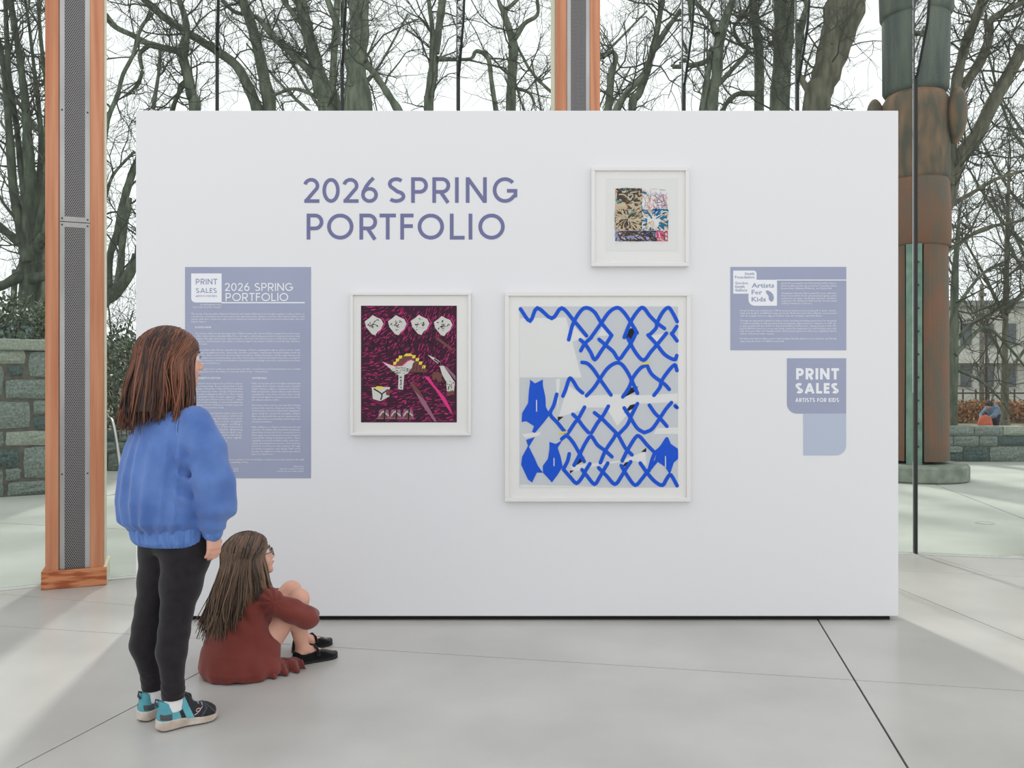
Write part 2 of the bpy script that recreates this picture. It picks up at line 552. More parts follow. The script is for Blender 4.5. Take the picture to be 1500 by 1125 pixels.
def stone_wall(name, label, origin, ang, stones, length, height, depth, x_start):
    w = thing(name, label, 'wall', origin, ang)
    mb = MB(); mb.box(x_start, x_start + length, 0.035, depth, -0.03, height - 0.01)
    mb.obj('mortar_core', M['mortar'], w)
    for k, (x0, z0, x1, z1, tone) in enumerate(stones):
        me = stone_mesh(x1 - x0, z1 - z0, depth * 0.6, 100 + k + int(abs(origin[0]) * 10))
        link('stone', me, M[('granite', 'granite_dark', 'granite_pale')[tone]], w, (x0, 0, z0))
    return w

# tall retaining wall to the left: stones as seen
(wx0, wy0), (wx1, wy1) = G(0, 727), G(60, 723)
wang = math.atan2(wy1 - wy0, wx1 - wx0)
Yw = 8.5
def wl(cx, cy):       # crop pixel -> wall local (x along from px 0, z)
    px, py = cx / 4.33, 480 + cy / 4.33
    return px * Yw / FPX / math.cos(wang), CAMH - (py - CYP) / FPX * Yw
crop = [(-60, 130, 115, 224, 2), (127, 136, 300, 308, 0), (33, 228, 106, 303, 1), (-60, 232, 18, 425, 0), (22, 316, 247, 446, 0),
        (253, 316, 330, 470, 1), (-70, 458, 138, 634, 0), (148, 452, 300, 548, 0), (147, 560, 252, 648, 1), (260, 556, 340, 690, 2),
        (24, 650, 252, 746, 2), (-60, 645, 17, 752, 0), (-70, 762, 88, 878, 1), (104, 752, 310, 958, 0), (24, 884, 97, 968, 0),
        (-60, 886, 17, 1068, 0), (32, 972, 247, 1066, 0), (255, 965, 340, 1060, 1)]
st = []
for x0, y0, x1, y1, t in crop:
    a, zt = wl(x0, y0); b, zb = wl(x1, y1)
    st.append((a + 0.006, max(zb, 0.0) + 0.006, b - 0.006, zt - 0.006, t))
r_ = random.Random(3)
for (xa, xb) in ((-2.2, -0.11), (0.53, 0.75)):      # continues outside the view in courses
    z = 0.0
    while z < 1.42:
        h = min(r_.choice((0.17, 0.22, 0.27)), 1.49 - z)
        x = xa
        while x < xb - 0.02:
            wv = min(r_.uniform(0.22, 0.45), xb - x)
            st.append((x + 0.006, z + 0.006, x + wv - 0.006, z + h - 0.006, r_.choice((0, 0, 1, 2)))); x += wv
        z += h
tall = stone_wall('stone_wall', 'tall granite retaining wall with a coping, leafy shrub growing above it', (wx0, wy0, -0.013), wang, st, 2.95, 1.5, 0.45, -2.2)
xx = -2.2
while xx < 0.7:
    wv = r_.uniform(0.8, 1.1); wv = min(wv, 0.75 - xx)
    mb = MB(); mb.box(xx + 0.004, xx + wv - 0.004, -0.025, 0.5, 1.5, 1.615, bev=0.012)
    mb.obj('coping_stone', M['granite_pale'], tall); xx += wv

def coursed(x0, x1, H, seed, explicit=()):
    r = random.Random(seed); out = list(explicit)
    rows = [(0.0, 0.235), (0.235, 0.385), (0.385, 0.53)]
    ex0 = min([e[0] for e in explicit], default=None); ex1 = max([e[2] for e in explicit], default=None)
    spans = [(x0, x1)] if ex0 is None else [(x0, ex0), (ex1, x1)]
    for a, b in spans:
        for z0, z1 in rows:
            x = a
            while x < b - 0.03:
                wv = min(r.uniform(0.25, 0.5), b - x)
                if b - x - wv < 0.12: wv = b - x
                out.append((x + 0.006, z0 + 0.005, x + wv - 0.006, z1 - 0.005, r.choice((0, 0, 2, 1)))); x += wv
    return out
Yr = 12.3
def rl(px): return (px - CXP) / FPX * Yr
ex = []
for a, b, t in ((1380, 1429, 0), (1429, 1471, 0), (1471, 1512, 2)): ex.append((rl(a) + .006, .39, rl(b) - .006, .525, t))
for a, b, t in ((1380, 1398, 0), (1398, 1436, 0), (1436, 1463, 0), (1463, 1512, 1)): ex.append((rl(a) + .006, .24, rl(b) - .006, .38, t))
for a, b, z0, z1, t in ((1380, 1412, .125, .23, 0), (1380, 1412, .005, .12, 1), (1412, 1451, .005, .23, 1), (1451, 1512, .005, .23, 0)):
    ex.append((rl(a) + .006, z0, rl(b) - .006, z1, t))
stone_wall('stone_wall', 'low granite seat wall across the plaza behind the carved pole', (0, Yr, -0.013), 0.0, coursed(1.5, 9.5, 0.53, 5, ex), 8.0, 0.53, 0.4, 1.5)
stone_wall('stone_wall', 'low granite wall at the foot of the leafy shrubs by the handrail', (-9.0, 11.0, -0.013), 0.0, coursed(0.0, 6.5, 0.53, 9), 6.5, 0.53, 0.4, 0.0)

# ------------------------------------------------------------------ handrail
M['rail'] = mat('stainless_rail', (170, 172, 168), 0.3, metal=0.9)
rp = [P3(146, 668, 9.6), P3(150, 630, 9.55), P3(156, 615, 9.5), P3(162, 614, 9.4), P3(166, 624, 9.3), P3(171, 651, 9.1), P3(177, 690, 8.9)]
rp = [P3(141, 700, 9.65)] + rp
pts = smooth_path([p + (0.02,) for p in rp], 5)
base = G(177, 690)
hr = thing('handrail', 'bent stainless steel handrail tube by the low granite wall', 'handrail', (0, 0, 0))
mb = MB(); mb.tube([tuple(p[:3]) for p in pts], 0.021, 10); mb.obj('rail', M['rail'], hr, smooth=True)
for e in (pts[0], pts[-1]):
    mb = MB(); mb.tube([(e[0], e[1], e[2]), (e[0], e[1], -0.02)], 0.02, 10); mb.obj('rail_post', M['rail'], hr, smooth=True)

# ------------------------------------------------------------------ carved wooden pole on a round plinth
M['plinth'] = mat('plinth_concrete', (112, 120, 108), 0.85, (146, 152, 140), 7, bump=0.2, detail=6)
M['pole_wood'] = mat('weathered_cedar', (122, 82, 58), 0.75, (94, 84, 70), 2.6, stretch=(2.4, 2.4, 0.7), bump=0.35, detail=9, lo=0.36, hi=0.64)
M['pole_grey'] = mat('grey_weathered_cedar', (78, 76, 64), 0.8, (140, 106, 80), 2.6, stretch=(2.2, 2.2, 0.8), bump=0.35, detail=9, lo=0.42, hi=0.68)
M['pole_blue'] = mat('blue_green_cedar', (66, 76, 72), 0.75, (96, 102, 92), 3.0, stretch=(3.0, 3.0, 0.4), bump=0.2, detail=6)  # dark grey-green tones for the upper pole
M['patina'] = mat('green_steel', (96, 126, 112), 0.6, (124, 150, 134), 9, detail=6)
PX, PY = (1341 - CXP) / FPX * 10.1, 10.1
pole = thing('carved_pole', 'tall weathered carved cedar pole with a green steel brace on a round concrete plinth', 'carved pole', (PX, PY, -0.013), R(-28))
mb = MB(); mb.lathe([(0.56, 0.0), (0.585, 0.02), (0.585, 0.17), (0.565, 0.2), (0.42, 0.205)], 48)
mb.obj('plinth', M['plinth'], pole, smooth=False)
def barrel(prof, name, m, n=40, back=0.0, parent=pole, squash=1.0, wob=0.0, notch=None):
    mb = MB(); V = []
    r = random.Random(len(name))
    ph = r.uniform(0, 6)
    for rr, z in prof:
        for i in range(n):
            a = 2 * math.pi * i / n
            q = rr * (1 + wob * math.sin(3 * a + ph + z * 2))
            y = q * math.sin(a) * squash
            if back and y < -back: y = -back
            V.append((q * math.cos(a), y, z))
    F = []
    for j in range(len(prof) - 1):
        for i in range(n):
            k = (i + 1) % n
            F.append([j * n + i, j * n + k, (j + 1) * n + k, (j + 1) * n + i])
    F.append([(len(prof) - 1) * n + i for i in range(n)]); F.append([i for i in range(n)][::-1])
    me = fast_mesh(name, V, F, smooth=True)
    return link(name, me, m, parent)
def zz(py): return CAMH - (py - CYP) / FPX * 10.1 + 0.013
def zf(py, Y=9.75): return CAMH - (py - CYP) / FPX * Y + 0.013
# lower half log, hollow-backed behind the steel brace (local -y faces the gallery)
for sgn in (-1, 1):
    prof = [(0.375, 0.24), (0.37, 1.0), (0.36, 1.8), (0.36, zf(357) + 0.02)]
    V, F = [], []
    n = 18
    for rr, z in prof:
        for i in range(n + 1):
            a = R(-90 + 16) + (R(180 - 16)) * i / n
            V.append((sgn * rr * math.cos(a) * (1 + 0.02 * math.sin(z * 3 + i * .4)), rr * math.sin(a), z))
        V.append((sgn * 0.06, 0.1, z))
    m_ = n + 2
    for j in range(len(prof) - 1):
        for i in range(m_):
            k = (i + 1) % m_
            q = [j * m_ + i, j * m_ + k, (j + 1) * m_ + k, (j + 1) * m_ + i]
            F.append(q if sgn > 0 else q[::-1])
    F.append([(len(prof) - 1) * m_ + i for i in range(m_)]); F.append(list(range(m_))[::-1])
    link('log_half', fast_mesh('log_half', V, F, smooth=False), M['pole_wood'], pole)
mb = MB(); mb.box(-0.2, 0.2, -0.15, 0.28, 0.2, 0.26); mb.obj('log_foot', M['under'], pole)
mb = MB()
mb.box(-0.085, 0.085, -0.40, -0.385, 0.2, zf(357)); mb.box(-0.012, 0.012, -0.385, -0.1, 0.2, zf(357))
mb.box(-0.085, 0.085, -0.1, -0.085, 0.2, zf(357))
brace = mb.obj('steel_brace', M['patina'], pole)
for k in range(9):
    zb = 0.42 + k * 0.27
    mb = MB(); mb.tube([(0.045, -0.399, zb), (0.045, -0.415, zb)], 0.014, 8); mb.obj('bolt', M['screw'], brace)
zt = zf(357)
barrel([(0.365, zt), (0.385, zt + 0.02), (0.39, zt + 0.35), (0.375, zf(262)), (0.36, zf(256))], 'carved_skirt', M['pole_wood'], wob=0.012)
barrel([(0.35, zf(258)), (0.375, zf(250)), (0.385, zf(200)), (0.385, zf(160)), (0.37, zf(135)), (0.32, zf(124)), (0.2, zf(121))], 'carved_torso', M['pole_grey'], wob=0.015)
for sgn in (-1, 1):        # rounded shoulders at the sides
    V, F = [], []
    n, m2 = 14, 18
    for j in range(n + 1):
        ph = math.pi * j / n
        for i in range(m2):
            a = 2 * math.pi * i / m2
            V.append((sgn * (0.44 + 0.12 * math.sin(ph) * math.cos(a)), 0.02 + 0.25 * math.sin(ph) * math.sin(a), zf(163) + 0.33 * math.cos(ph) + 0.05 * math.sin(ph) * math.cos(a)))
    for j in range(n):
        for i in range(m2):
            k = (i + 1) % m2
            q = [j * m2 + i, (j + 1) * m2 + i, (j + 1) * m2 + k, j * m2 + k]
            F.append(q if sgn > 0 else q[::-1])
    link('carved_shoulder', fast_mesh('carved_shoulder', V, F, smooth=True), M['pole_grey'], pole)
barrel([(0.33, zf(126)), (0.37, zf(118)), (0.375, zf(60)), (0.38, zf(14)), (0.375, zf(8))], 'upper_shaft', M['pole_blue'], wob=0.01)
barrel([(0.375, zf(10)), (0.41, zf(4)), (0.42, zf(-60)), (0.40, zf(-200)), (0.30, zf(-260))], 'upper_figure', M['pole_blue'], wob=0.02)

# ------------------------------------------------------------------ bare trees
M['bark'] = mat('grey_green_bark', (84, 92, 80), 0.95, (122, 128, 112), 6, stretch=(2, 2, 0.5), bump=0.8, bscale=14, detail=8, spec=0.1)
M['bark_dark'] = mat('dark_mossy_bark', (64, 71, 62), 0.95, (98, 106, 90), 6, stretch=(2, 2, 0.6), bump=0.8, bscale=14, detail=8, spec=0.1)
M['bark_brown'] = mat('brown_bark', (88, 88, 76), 0.95, (124, 120, 104), 6, stretch=(2, 2, 0.5), bump=0.8, bscale=14, detail=8, spec=0.1)
M['twig'] = mat('twig_bark', (84, 86, 76), 0.95, spec=0.1)

def norm(a): return a / (np.linalg.norm(a, axis=-1, keepdims=True) + 1e-9)
def sprout(P, Rr, count, len_rng, rad, segs, wob, up, rs, ratio=0.7):
    """count branches per polyline of P (N,K,3)"""
    N, K, _ = P.shape
    n = N * count
    src = np.repeat(np.arange(N), count)
    t = rs.uniform(0.12, 1.0, n) * (K - 1)
    i0 = np.minimum(t.astype(int), K - 2); fr = (t - i0)[:, None]
    st = P[src, i0] * (1 - fr) + P[src, i0 + 1] * fr
    r0 = Rr[src, i0]
    tang = norm(P[src, i0 + 1] - P[src, i0])
    d = norm(tang * 0.7 + rs.normal(0, 0.62, (n, 3)) + np.array([0, 0, up]))
    L = rs.uniform(*len_rng, n)
    out = np.zeros((n, segs + 1, 3)); out[:, 0] = st
    for k in range(segs):
        d = norm(d + rs.normal(0, wob, (n, 3)) + np.array([0, 0, up * 0.25]))
        out[:, k + 1] = out[:, k] + d * (L / segs)[:, None]
    rr = np.minimum(r0 * ratio, rad)[:, None] * np.linspace(1, 0.35, segs + 1)[None, :]
    return out, rr

def tree(label, Y, limbs, m='bark', ground=True, seed=1, dens=1.0, group='bare trees outside the glass', twig_scale=1.0, base_px=None):
    rs = np.random.default_rng(seed)
    paths = []
    for li, L in enumerate(limbs):
        L = [tuple(p) for p in L]
        if L[0][1] <= 2:      # runs on above the frame
            (xa, ya, wa), (xb, yb, wb) = L[0], L[1]
            ext_ = [(xa + (xa - xb) * 2.2 + rs.uniform(-12, 12), ya - (yb - ya) * 2.2 - 40, wa * 0.6), (xa + (xa - xb) * 0.9, ya - (yb - ya) * 0.9 - 10, wa * 0.85)]
            L = ext_ + L
        if li == 0 and ground:
            xl, yl, wl_ = L[-1]
            gy = CYP + (CAMH + 0.05) * FPX / Y
            bx = base_px if base_px is not None else xl + (xl - L[-2][0]) * 0.5
            L = L + [((xl + bx) / 2 + (xl - bx) * 0.1, (yl + gy) / 2, wl_ * 1.15), (bx, gy - 25, wl_ * 1.3), (bx, gy, wl_ * 1.6)]
        off = 0.0 if li == 0 else rs.uniform(-0.3, 0.3)
        rows = []
        for k, (x, y, w) in enumerate(L):
            yy = Y + off * (1 - k / (len(L) - 1)) * 2 + (rs.uniform(-0.12, 0.12) if li else 0)
            rows.append(P3(x, y, yy) + (w / 2 * yy / FPX,))
        paths.append(smooth_path(rows, 4))
    root = thing('bare_tree', label, 'tree', (paths[0][-1][0], paths[0][-1][1], -0.02), group=group)
    o = np.array(root.location)
    V, Q, b = [], [], 0
    for p in paths:
        r = p[:, 3] * (1 + rs.normal(0, 0.06, len(p)))
        v, q = tube_arrays(p[None, :, :3] - o, np.abs(r)[None], 9)
        V.append(v); Q.append(q + b); b += len(v)
    link('trunk', fast_mesh('trunk', np.vstack(V), np.vstack(Q), smooth=True), M[m], root)
    V, Q, b = [], [], 0
    for p in paths:
        vis = p[p[:, 2] > 1.6] if ground else p
        if len(vis) < 3: vis = p
        idx = np.linspace(0, len(vis) - 1, 8).astype(int)
        pp = vis[idx]
        L = np.linalg.norm(np.diff(pp[:, :3], axis=0), axis=1).sum()
        n1 = max(3, int(L * 3.3 * dens))
        a, ar = sprout(pp[None, ::-1, :3], pp[None, ::-1, 3], n1, (0.5 * twig_scale, 1.9 * twig_scale), 0.017 * twig_scale, 6, 0.30, 0.10, rs, 0.45)
        c, cr = sprout(a, ar, 5, (0.3 * twig_scale, 0.95 * twig_scale), 0.008 * twig_scale, 5, 0.26, 0.10, rs)
        e, er = sprout(c, cr, 4, (0.12 * twig_scale, 0.5 * twig_scale), 0.0045 * twig_scale, 3, 0.25, 0.12, rs)
        for (x, xr, sd_) in ((a, ar, 5), (c, cr, 3), (e, er, 3)):
            v, q = tube_arrays(x - o, np.maximum(xr, 0.0025), sd_)
            V.append(v); Q.append(q + b); b += len(v)
    link('twigs', fast_mesh('twigs', np.vstack(V), np.vstack(Q)), M['twig'], root, kind='stuff')
    return root

tree('multi-stemmed mossy tree behind the tall granite wall', 12.5,
     [[(15, 0, 9), (25, 60, 8), (32, 110, 10), (38, 160, 12), (42, 230, 15), (46, 300, 22), (46, 370, 30), (44, 420, 30)],
      [(8, 0, 6), (10, 60, 7), (14, 120, 7), (22, 170, 8), (33, 260, 10), (42, 330, 13)],
      [(37, 0, 4), (43, 40, 4), (50, 100, 5), (56, 150, 6), (60, 200, 7), (58, 260, 9), (50, 330, 12)],
      [(-22, 0, 8), (0, 70, 8), (8, 120, 9), (14, 200, 11), (20, 280, 13), (32, 340, 16), (42, 385, 20)],
      [(56, 0, 5), (60, 60, 5), (72, 180, 6), (66, 280, 9), (52, 350, 12)],
      [(-25, 310, 8), (0, 332, 11), (25, 352, 14), (45, 362, 18)],
      [(-20, 427, 10), (0, 420, 12), (20, 410, 15), (42, 396, 20)],
      [(95, 320, 10), (66, 345, 15), (46, 375, 20)], [(110, 395, 10), (66, 404, 14), (45, 410, 20)]], 'bark_dark', seed=11, dens=0.9, base_px=42)
tree('slim upright tree just behind the mossy multi-stemmed one', 16.0,
     [[(22, 395, 8), (20, 440, 9), (20, 470, 10)], [(48, 400, 7), (44, 430, 8), (36, 470, 9)]], 'bark_dark', seed=12, dens=0.6)
tree('forked tree with a low crook beside the leafy shrubs and handrail', 13.5,
     [[(199, 372, 9), (190, 400, 15), (170, 428, 17), (150, 445, 18), (128, 480, 20)],
      [(197, 222, 4), (186, 233, 4), (168, 253, 4), (160, 270, 5), (152, 300, 6), (140, 350, 9), (140, 440, 12)],
      [(203, 225, 6), (190, 265, 11), (180, 300, 11), (172, 340, 10), (160, 380, 11), (158, 432, 14)],
      [(190, 290, 8), (180, 350, 9), (176, 400, 12), (172, 424, 14)],
      [(222, 18, 5), (205, 45, 5), (195, 80, 5), (180, 110, 6), (172, 140, 6), (158, 175, 7), (150, 230, 9), (140, 330, 12)]], 'bark', seed=13, dens=0.8, base_px=118)
tree('tree with a long limb reaching down toward the display wall corner and a crooked branch', 14.5,
     [[(263, 0, 8), (272, 30, 10), (272, 55, 12), (268, 80, 14), (275, 110, 14), (282, 145, 16), (286, 170, 17)],
      [(154, 22, 10), (170, 40, 8), (195, 52, 8), (215, 63, 9), (240, 70, 10), (266, 76, 12)],
      [(218, 66, 7), (205, 80, 6), (208, 105, 6), (200, 125, 5), (185, 140, 4)][::-1],
      [(235, 70, 5), (232, 110, 5), (224, 160, 6)][::-1], [(250, 170, 8), (258, 145, 6), (272, 118, 7)]], seed=14)
tree('tree whose straight trunk carries a thick diagonal limb crossing it', 15.0,
     [[(355, 0, 14), (368, 35, 16), (380, 80, 16), (390, 130, 18), (396, 170, 20)],
      [(212, 0, 10), (240, 25, 10), (270, 45, 12), (310, 70, 12), (345, 95, 14), (365, 130, 16), (380, 168, 18)],
      [(325, 0, 6), (345, 18, 6), (375, 25, 7), (400, 50, 7), (420, 75, 5)][::-1]], seed=15)
tree('leaning tree forking low beside the thickest straight trunk', 14.0,
     [[(440, 0, 18), (452, 50, 18), (462, 90, 20), (472, 130, 26), (484, 170, 34)],
      [(385, 35, 8), (402, 55, 10), (425, 75, 12), (445, 95, 12), (466, 118, 14)],
      [(400, 140, 4), (430, 130, 5), (460, 140, 6), (478, 152, 8)], [(415, 0, 7), (430, 20, 8), (446, 40, 9)]], seed=16)
tree('tree with the thickest straight trunk, moss-grey, above the wall lettering', 13.5,
     [[(525, 0, 28), (527, 50, 28), (522, 100, 32), (525, 170, 40)],
      [(480, 0, 9), (493, 35, 10), (503, 70, 10), (516, 112, 12)], [(535, 90, 10), (560, 125, 10), (588, 168, 12)]], seed=17)
tree('slender tree forking into two upright stems with one snaking side limb', 15.5,
     [[(628, 0, 6), (633, 40, 7), (634, 70, 10), (635, 100, 14), (629, 140, 14), (628, 170, 15)],
      [(648, 0, 12), (643, 40, 11), (638, 78, 12)],
      [(728, 170, 8), (720, 120, 7), (715, 85, 7), (698, 75, 6), (690, 86, 5), (668, 87, 6), (640, 86, 8)]], seed=18, dens=0.8)
tree('pollarded tree with knuckled crooked crown', 16.0,
     [[(730, 0, 6), (738, 20, 9), (748, 50, 12), (752, 70, 14), (750, 110, 14), (748, 170, 14)],
      [(787, 0, 5), (787, 22, 5), (768, 35, 7), (753, 58, 9)], [(757, 0, 5), (742, 14, 7), (740, 22, 8)],
      [(783, 152, 4), (775, 136, 4), (752, 128, 6)]], seed=19, dens=0.7)
tree('curly-branched tree beside the timber column behind the display wall', 14.5,
     [[(970, 0, 8), (965, 30, 9), (957, 70, 10), (945, 110, 12), (935, 140, 12), (925, 170, 13)],
      [(998, 14, 7), (975, 45, 8), (957, 76, 9)], [(884, 85, 4), (895, 75, 5), (902, 85, 8), (896, 110, 10), (890, 170, 12)],
      [(943, 112, 9), (915, 140, 10), (899, 170, 12)]], seed=20, dens=1.1)
tree('twisted tree with many looping side branches', 14.0,
     [[(1073, 0, 10), (1062, 30, 14), (1052, 70, 16), (1050, 110, 16), (1042, 170, 18)],
      [(1042, 72, 8), (1035, 120, 9), (1027, 170, 10)], [(1095, 20, 5), (1075, 40, 5), (1085, 65, 6), (1095, 75, 6), (1065, 110, 7), (1052, 124, 8)],
      [(985, 98, 6), (1000, 97, 7), (1030, 92, 8), (1046, 78, 8)], [(1015, 0, 6), (1040, 25, 7), (1051, 50, 9)]], seed=21, dens=1.2)
tree('straight dark trunk standing between the twisted tree and a much thicker trunk', 15.5,
     [[(1103, 0, 12), (1107, 40, 14), (1112, 80, 14), (1112, 170, 15)], [(1052, 172, 6), (1075, 140, 7), (1110, 137, 8)]], seed=22)
tree('stout upright trunk next to a glass fin', 14.5, [[(1150, 0, 30), (1148, 60, 28), (1145, 110, 28), (1142, 170, 30)]], seed=23, dens=1.3)
tree('very thick leaning trunk near the carved pole', 12.9,
     [[(1240, 0, 56), (1228, 50, 50), (1210, 110, 42), (1195, 170, 38)], [(1172, 112, 9), (1182, 130, 10), (1196, 156, 14)]], 'bark_brown', seed=24, dens=1.2)
tree('tree with a long bare limb slanting out past the carved pole', 13.2,
     [[(1500, 70, 18), (1480, 105, 18), (1455, 150, 20), (1430, 200, 20), (1402, 235, 22), (1388, 290, 22), (1370, 350, 24)],
      [(1440, 0, 14), (1424, 42, 13), (1411, 78, 14), (1400, 130, 15), (1395, 200, 16), (1388, 270, 18)],
      [(1500, 2, 7), (1475, 15, 9), (1452, 30, 10), (1448, 60, 13), (1430, 100, 15), (1402, 138, 14)],
      [(1530, 240, 3), (1500, 250, 4), (1460, 262, 5), (1420, 285, 6), (1384, 305, 8)],
      [(1540, 305, 3), (1500, 322, 4), (1440, 335, 5), (1400, 360, 7), (1372, 372, 8)]], 'bark_brown', seed=25, dens=1.6, base_px=1345)
tree('young straight tree behind the low granite seat wall', 15.0,
     [[(1405, 320, 5), (1400, 380, 8), (1398, 440, 12), (1397, 520, 12), (1396, 615, 13)],
      [(1530, 420, 3), (1470, 450, 4), (1430, 470, 5), (1398, 500, 7)], [(1520, 560, 2), (1470, 500, 4), (1440, 480, 5), (1399, 520, 7)],
      [(1480, 380, 3), (1440, 400, 4), (1400, 450, 6)], [(1470, 590, 3), (1440, 560, 4), (1399, 540, 6)]], seed=26, dens=2.0, base_px=1396)
tree('spreading twiggy tree in front of the pale apartment block', 19.0,
     [[(1478, 250, 4), (1476, 330, 6), (1474, 420, 8), (1472, 520, 9), (1472, 590, 10)], [(1400, 330, 2), (1440, 400, 4), (1474, 470, 6)], [(1560, 340, 2), (1520, 400, 4), (1474, 460, 6)],
      [(1410, 440, 2), (1445, 480, 4), (1473, 530, 6)], [(1545, 450, 2), (1510, 500, 4), (1473, 550, 6)]], 'bark_brown', seed=27, dens=1.8, base_px=1472)
tree('small bare bush with thin forking stems rising out of the evergreen shrubs', 12.9,
     [[(158, 440, 2), (163, 490, 3), (167, 540, 4), (170, 600, 5)], [(195, 455, 2), (182, 500, 3), (168, 550, 4)], [(140, 470, 2), (155, 510, 3), (168, 565, 4)], [(205, 500, 2), (188, 530, 3), (169, 580, 4)]],
     'bark_brown', seed=28, dens=2.2, base_px=171, twig_scale=0.6)
# fainter trees further off
rs0 = random.Random(5)
far_spots = [(-13.5, 24), (-6.0, 27), (2.0, 28), (14.5, 23), (17.8, 27)]
for k, (x, y) in enumerate(far_spots):
    px = CXP + x / y * FPX
    limbs = [[(px + rs0.uniform(-20, 20), 0, 9), (px + 8, 120, 11), (px, 300, 13), (px, 480, 15)]]
    for s in range(6):
        yy = rs0.uniform(120, 440); sg = rs0.choice((-1, 1)); ln = rs0.uniform(50, 110)
        limbs.append([(px + sg * ln * 1.1, yy - rs0.uniform(110, 190), 2.5), (px + sg * ln * 0.6, yy - 60, 4), (px, yy, 6)])
    tree('slender bare tree in the distance behind the nearer trunks', y, limbs, seed=40 + k, dens=0.55, twig_scale=1.3, group='distant bare trees')

# ------------------------------------------------------------------ shrubs, screen, far building
M['leaf'] = mat('evergreen_leaf', (58, 74, 52), 0.35, (128, 140, 112), 25, spec=0.6, lo=0.4, hi=0.7)
M['stem'] = mat('shrub_stem', (74, 66, 54), 0.9)
def shrub(label, base, size, n, seed, leaf=0.05, name='leafy_shrub'):
    rs = np.random.default_rng(seed)
    root = thing(name, label, 'shrub', base)
    u = norm(rs.normal(0, 1, (n, 3))) * (rs.uniform(0.25, 1, (n, 1)) ** 0.5)
    c = u * np.array(size) * 0.5 + np.array([0, 0, size[2] * 0.5])
    c += rs.normal(0, 0.03, (n, 3)); c[:, 2] = np.maximum(c[:, 2], 0.03)
    d = norm(rs.normal(0, 1, (n, 3)) + u * 0.8 + np.array([0, -0.3, 0.3]))
    w = norm(np.cross(d, rs.normal(0, 1, (n, 3))))
    nn = np.cross(d, w)
    L = leaf * rs.uniform(0.7, 1.3, (n, 1))
    V = np.stack([c, c + d * L * .5 + w * L * .24, c + d * L + nn * L * .1, c + d * L * .5 - w * L * .24], axis=1).reshape(-1, 3)
    Q = np.arange(n * 4).reshape(n, 4)
    link('foliage', fast_mesh('foliage', V, Q), M['leaf'], root, kind='stuff')
    mb = MB()
    for k in range(9):
        t = rs.uniform(-1, 1, 2)
        mb.tube([(t[0] * .08, t[1] * .08, 0), (t[0] * size[0] * .25, t[1] * size[1] * .25, size[2] * .5), (t[0] * size[0] * .42, t[1] * size[1] * .4, size[2] * .9)], [0.018, 0.012, 0.006], 5)
    mb.obj('stems', M['stem'], root)
shrub('glossy evergreen shrub growing over the top of the tall granite wall', (-5.75, 9.5, 1.2), (1.5, 0.7, 0.95), 2600, 31, 0.07)
shrub('dense evergreen shrub above the low wall beside the handrail', (-5.45, 12.1, 0.0), (1.9, 1.2, 2.0), 6200, 32, 0.075)
shrub('rounder evergreen shrub next to the dense one above the low wall', (-3.7, 12.15, 0.0), (1.5, 1.2, 1.5), 3600, 33, 0.075)
mb = MB(); mb.box(-6.6, -5.0, 9.16, 9.9, 0.0, 1.2); mb.obj('planter_soil', M['soil'], label='soil bed held behind the tall granite wall', category='soil')
M['teal'] = mat('teal_panel', (84, 112, 110), 0.6, (104, 132, 128), 6)
M['grey_cap'] = mat('grey_cap', (140, 144, 138), 0.6)
M['building'] = mat('pale_render', (196, 196, 188), 0.85)
M['building2'] = mat('tan_brick', (150, 136, 118), 0.85, (166, 150, 132), 12)
M['dark_window'] = mat('dark_window_pane', (64, 72, 74), 0.15, spec=0.8)
M['win_frame'] = mat('window_frame', (170, 170, 164), 0.6)
sc = thing('site_screen', 'teal site screen with a grey cap behind the leafy shrub', 'screen', (-8.2, 11.5, -0.02), R(-3))
for k in range(2):
    mb = MB(); mb.box(k * 0.8 + .005, k * 0.8 + .795, 0, 0.04, 0.0, 2.0); mb.obj('panel', M['teal'], sc)
    mb = MB(); mb.box(k * 0.8 - .03, k * 0.8 + .03, 0.04, 0.1, 0.0, 2.08); mb.obj('post', M['grey_cap'], sc)
mb = MB(); mb.box(-0.05, 1.65, -0.06, 0.12, 2.0, 2.12); mb.obj('cap_rail', M['grey_cap'], sc)

def building(label, x0, x1, y, h, m, rows, cols, ww, wh, z0=1.2, fl=3.0):
    b = thing('apartment_building', label, 'building', ((x0 + x1) / 2, y, -0.02))
    w = x1 - x0
    mb = MB(); mb.box(-w / 2, w / 2, 0, 10, 0, h); mb.obj('wall', m, b)
    mb = MB(); mb.box(-w / 2 - .3, w / 2 + .3, -.3, 10.3, h, h + .35); mb.obj('roof', M['grey_cap'], b)
    fr = MB(); fr.box(-ww / 2 - .1, ww / 2 + .1, -0.06, 0.02, -.1, wh + .1)
    pn = MB(); pn.box(-ww / 2, ww / 2, -0.09, 0.0, 0, wh)
    f0 = p0 = None
    for r in range(rows):
        for c in range(cols):
            x = -w / 2 + w * (c + .5) / cols; z = z0 + r * fl
            if f0 is None:
                f0 = fr.obj('window', M['win_frame'], b, loc=(x, 0, z)); p0 = pn.obj('pane', M['dark_window'], f0)
            else:
                f = f0.copy(); COL.objects.link(f); f.parent = b; f.location = (x, 0, z)
                p = p0.copy(); COL.objects.link(p); p.parent = f
    for r in range(1, rows):
        mb = MB(); mb.box(-w / 2, w / 2, -0.5, 0, z0 + r * fl - 1.0, z0 + r * fl - 0.75); mb.obj('balcony_slab', m, b)
building('pale apartment block with rows of dark windows beyond the park', 22, 38, 46, 5.4, M['building'], 2, 13, 0.6, 1.2, 1.0, 2.3)
building('tan brick block standing behind the leafy shrubs', -30, -17, 48, 3.3, M['building2'], 1, 6, 1.2, 1.1, 0.9)
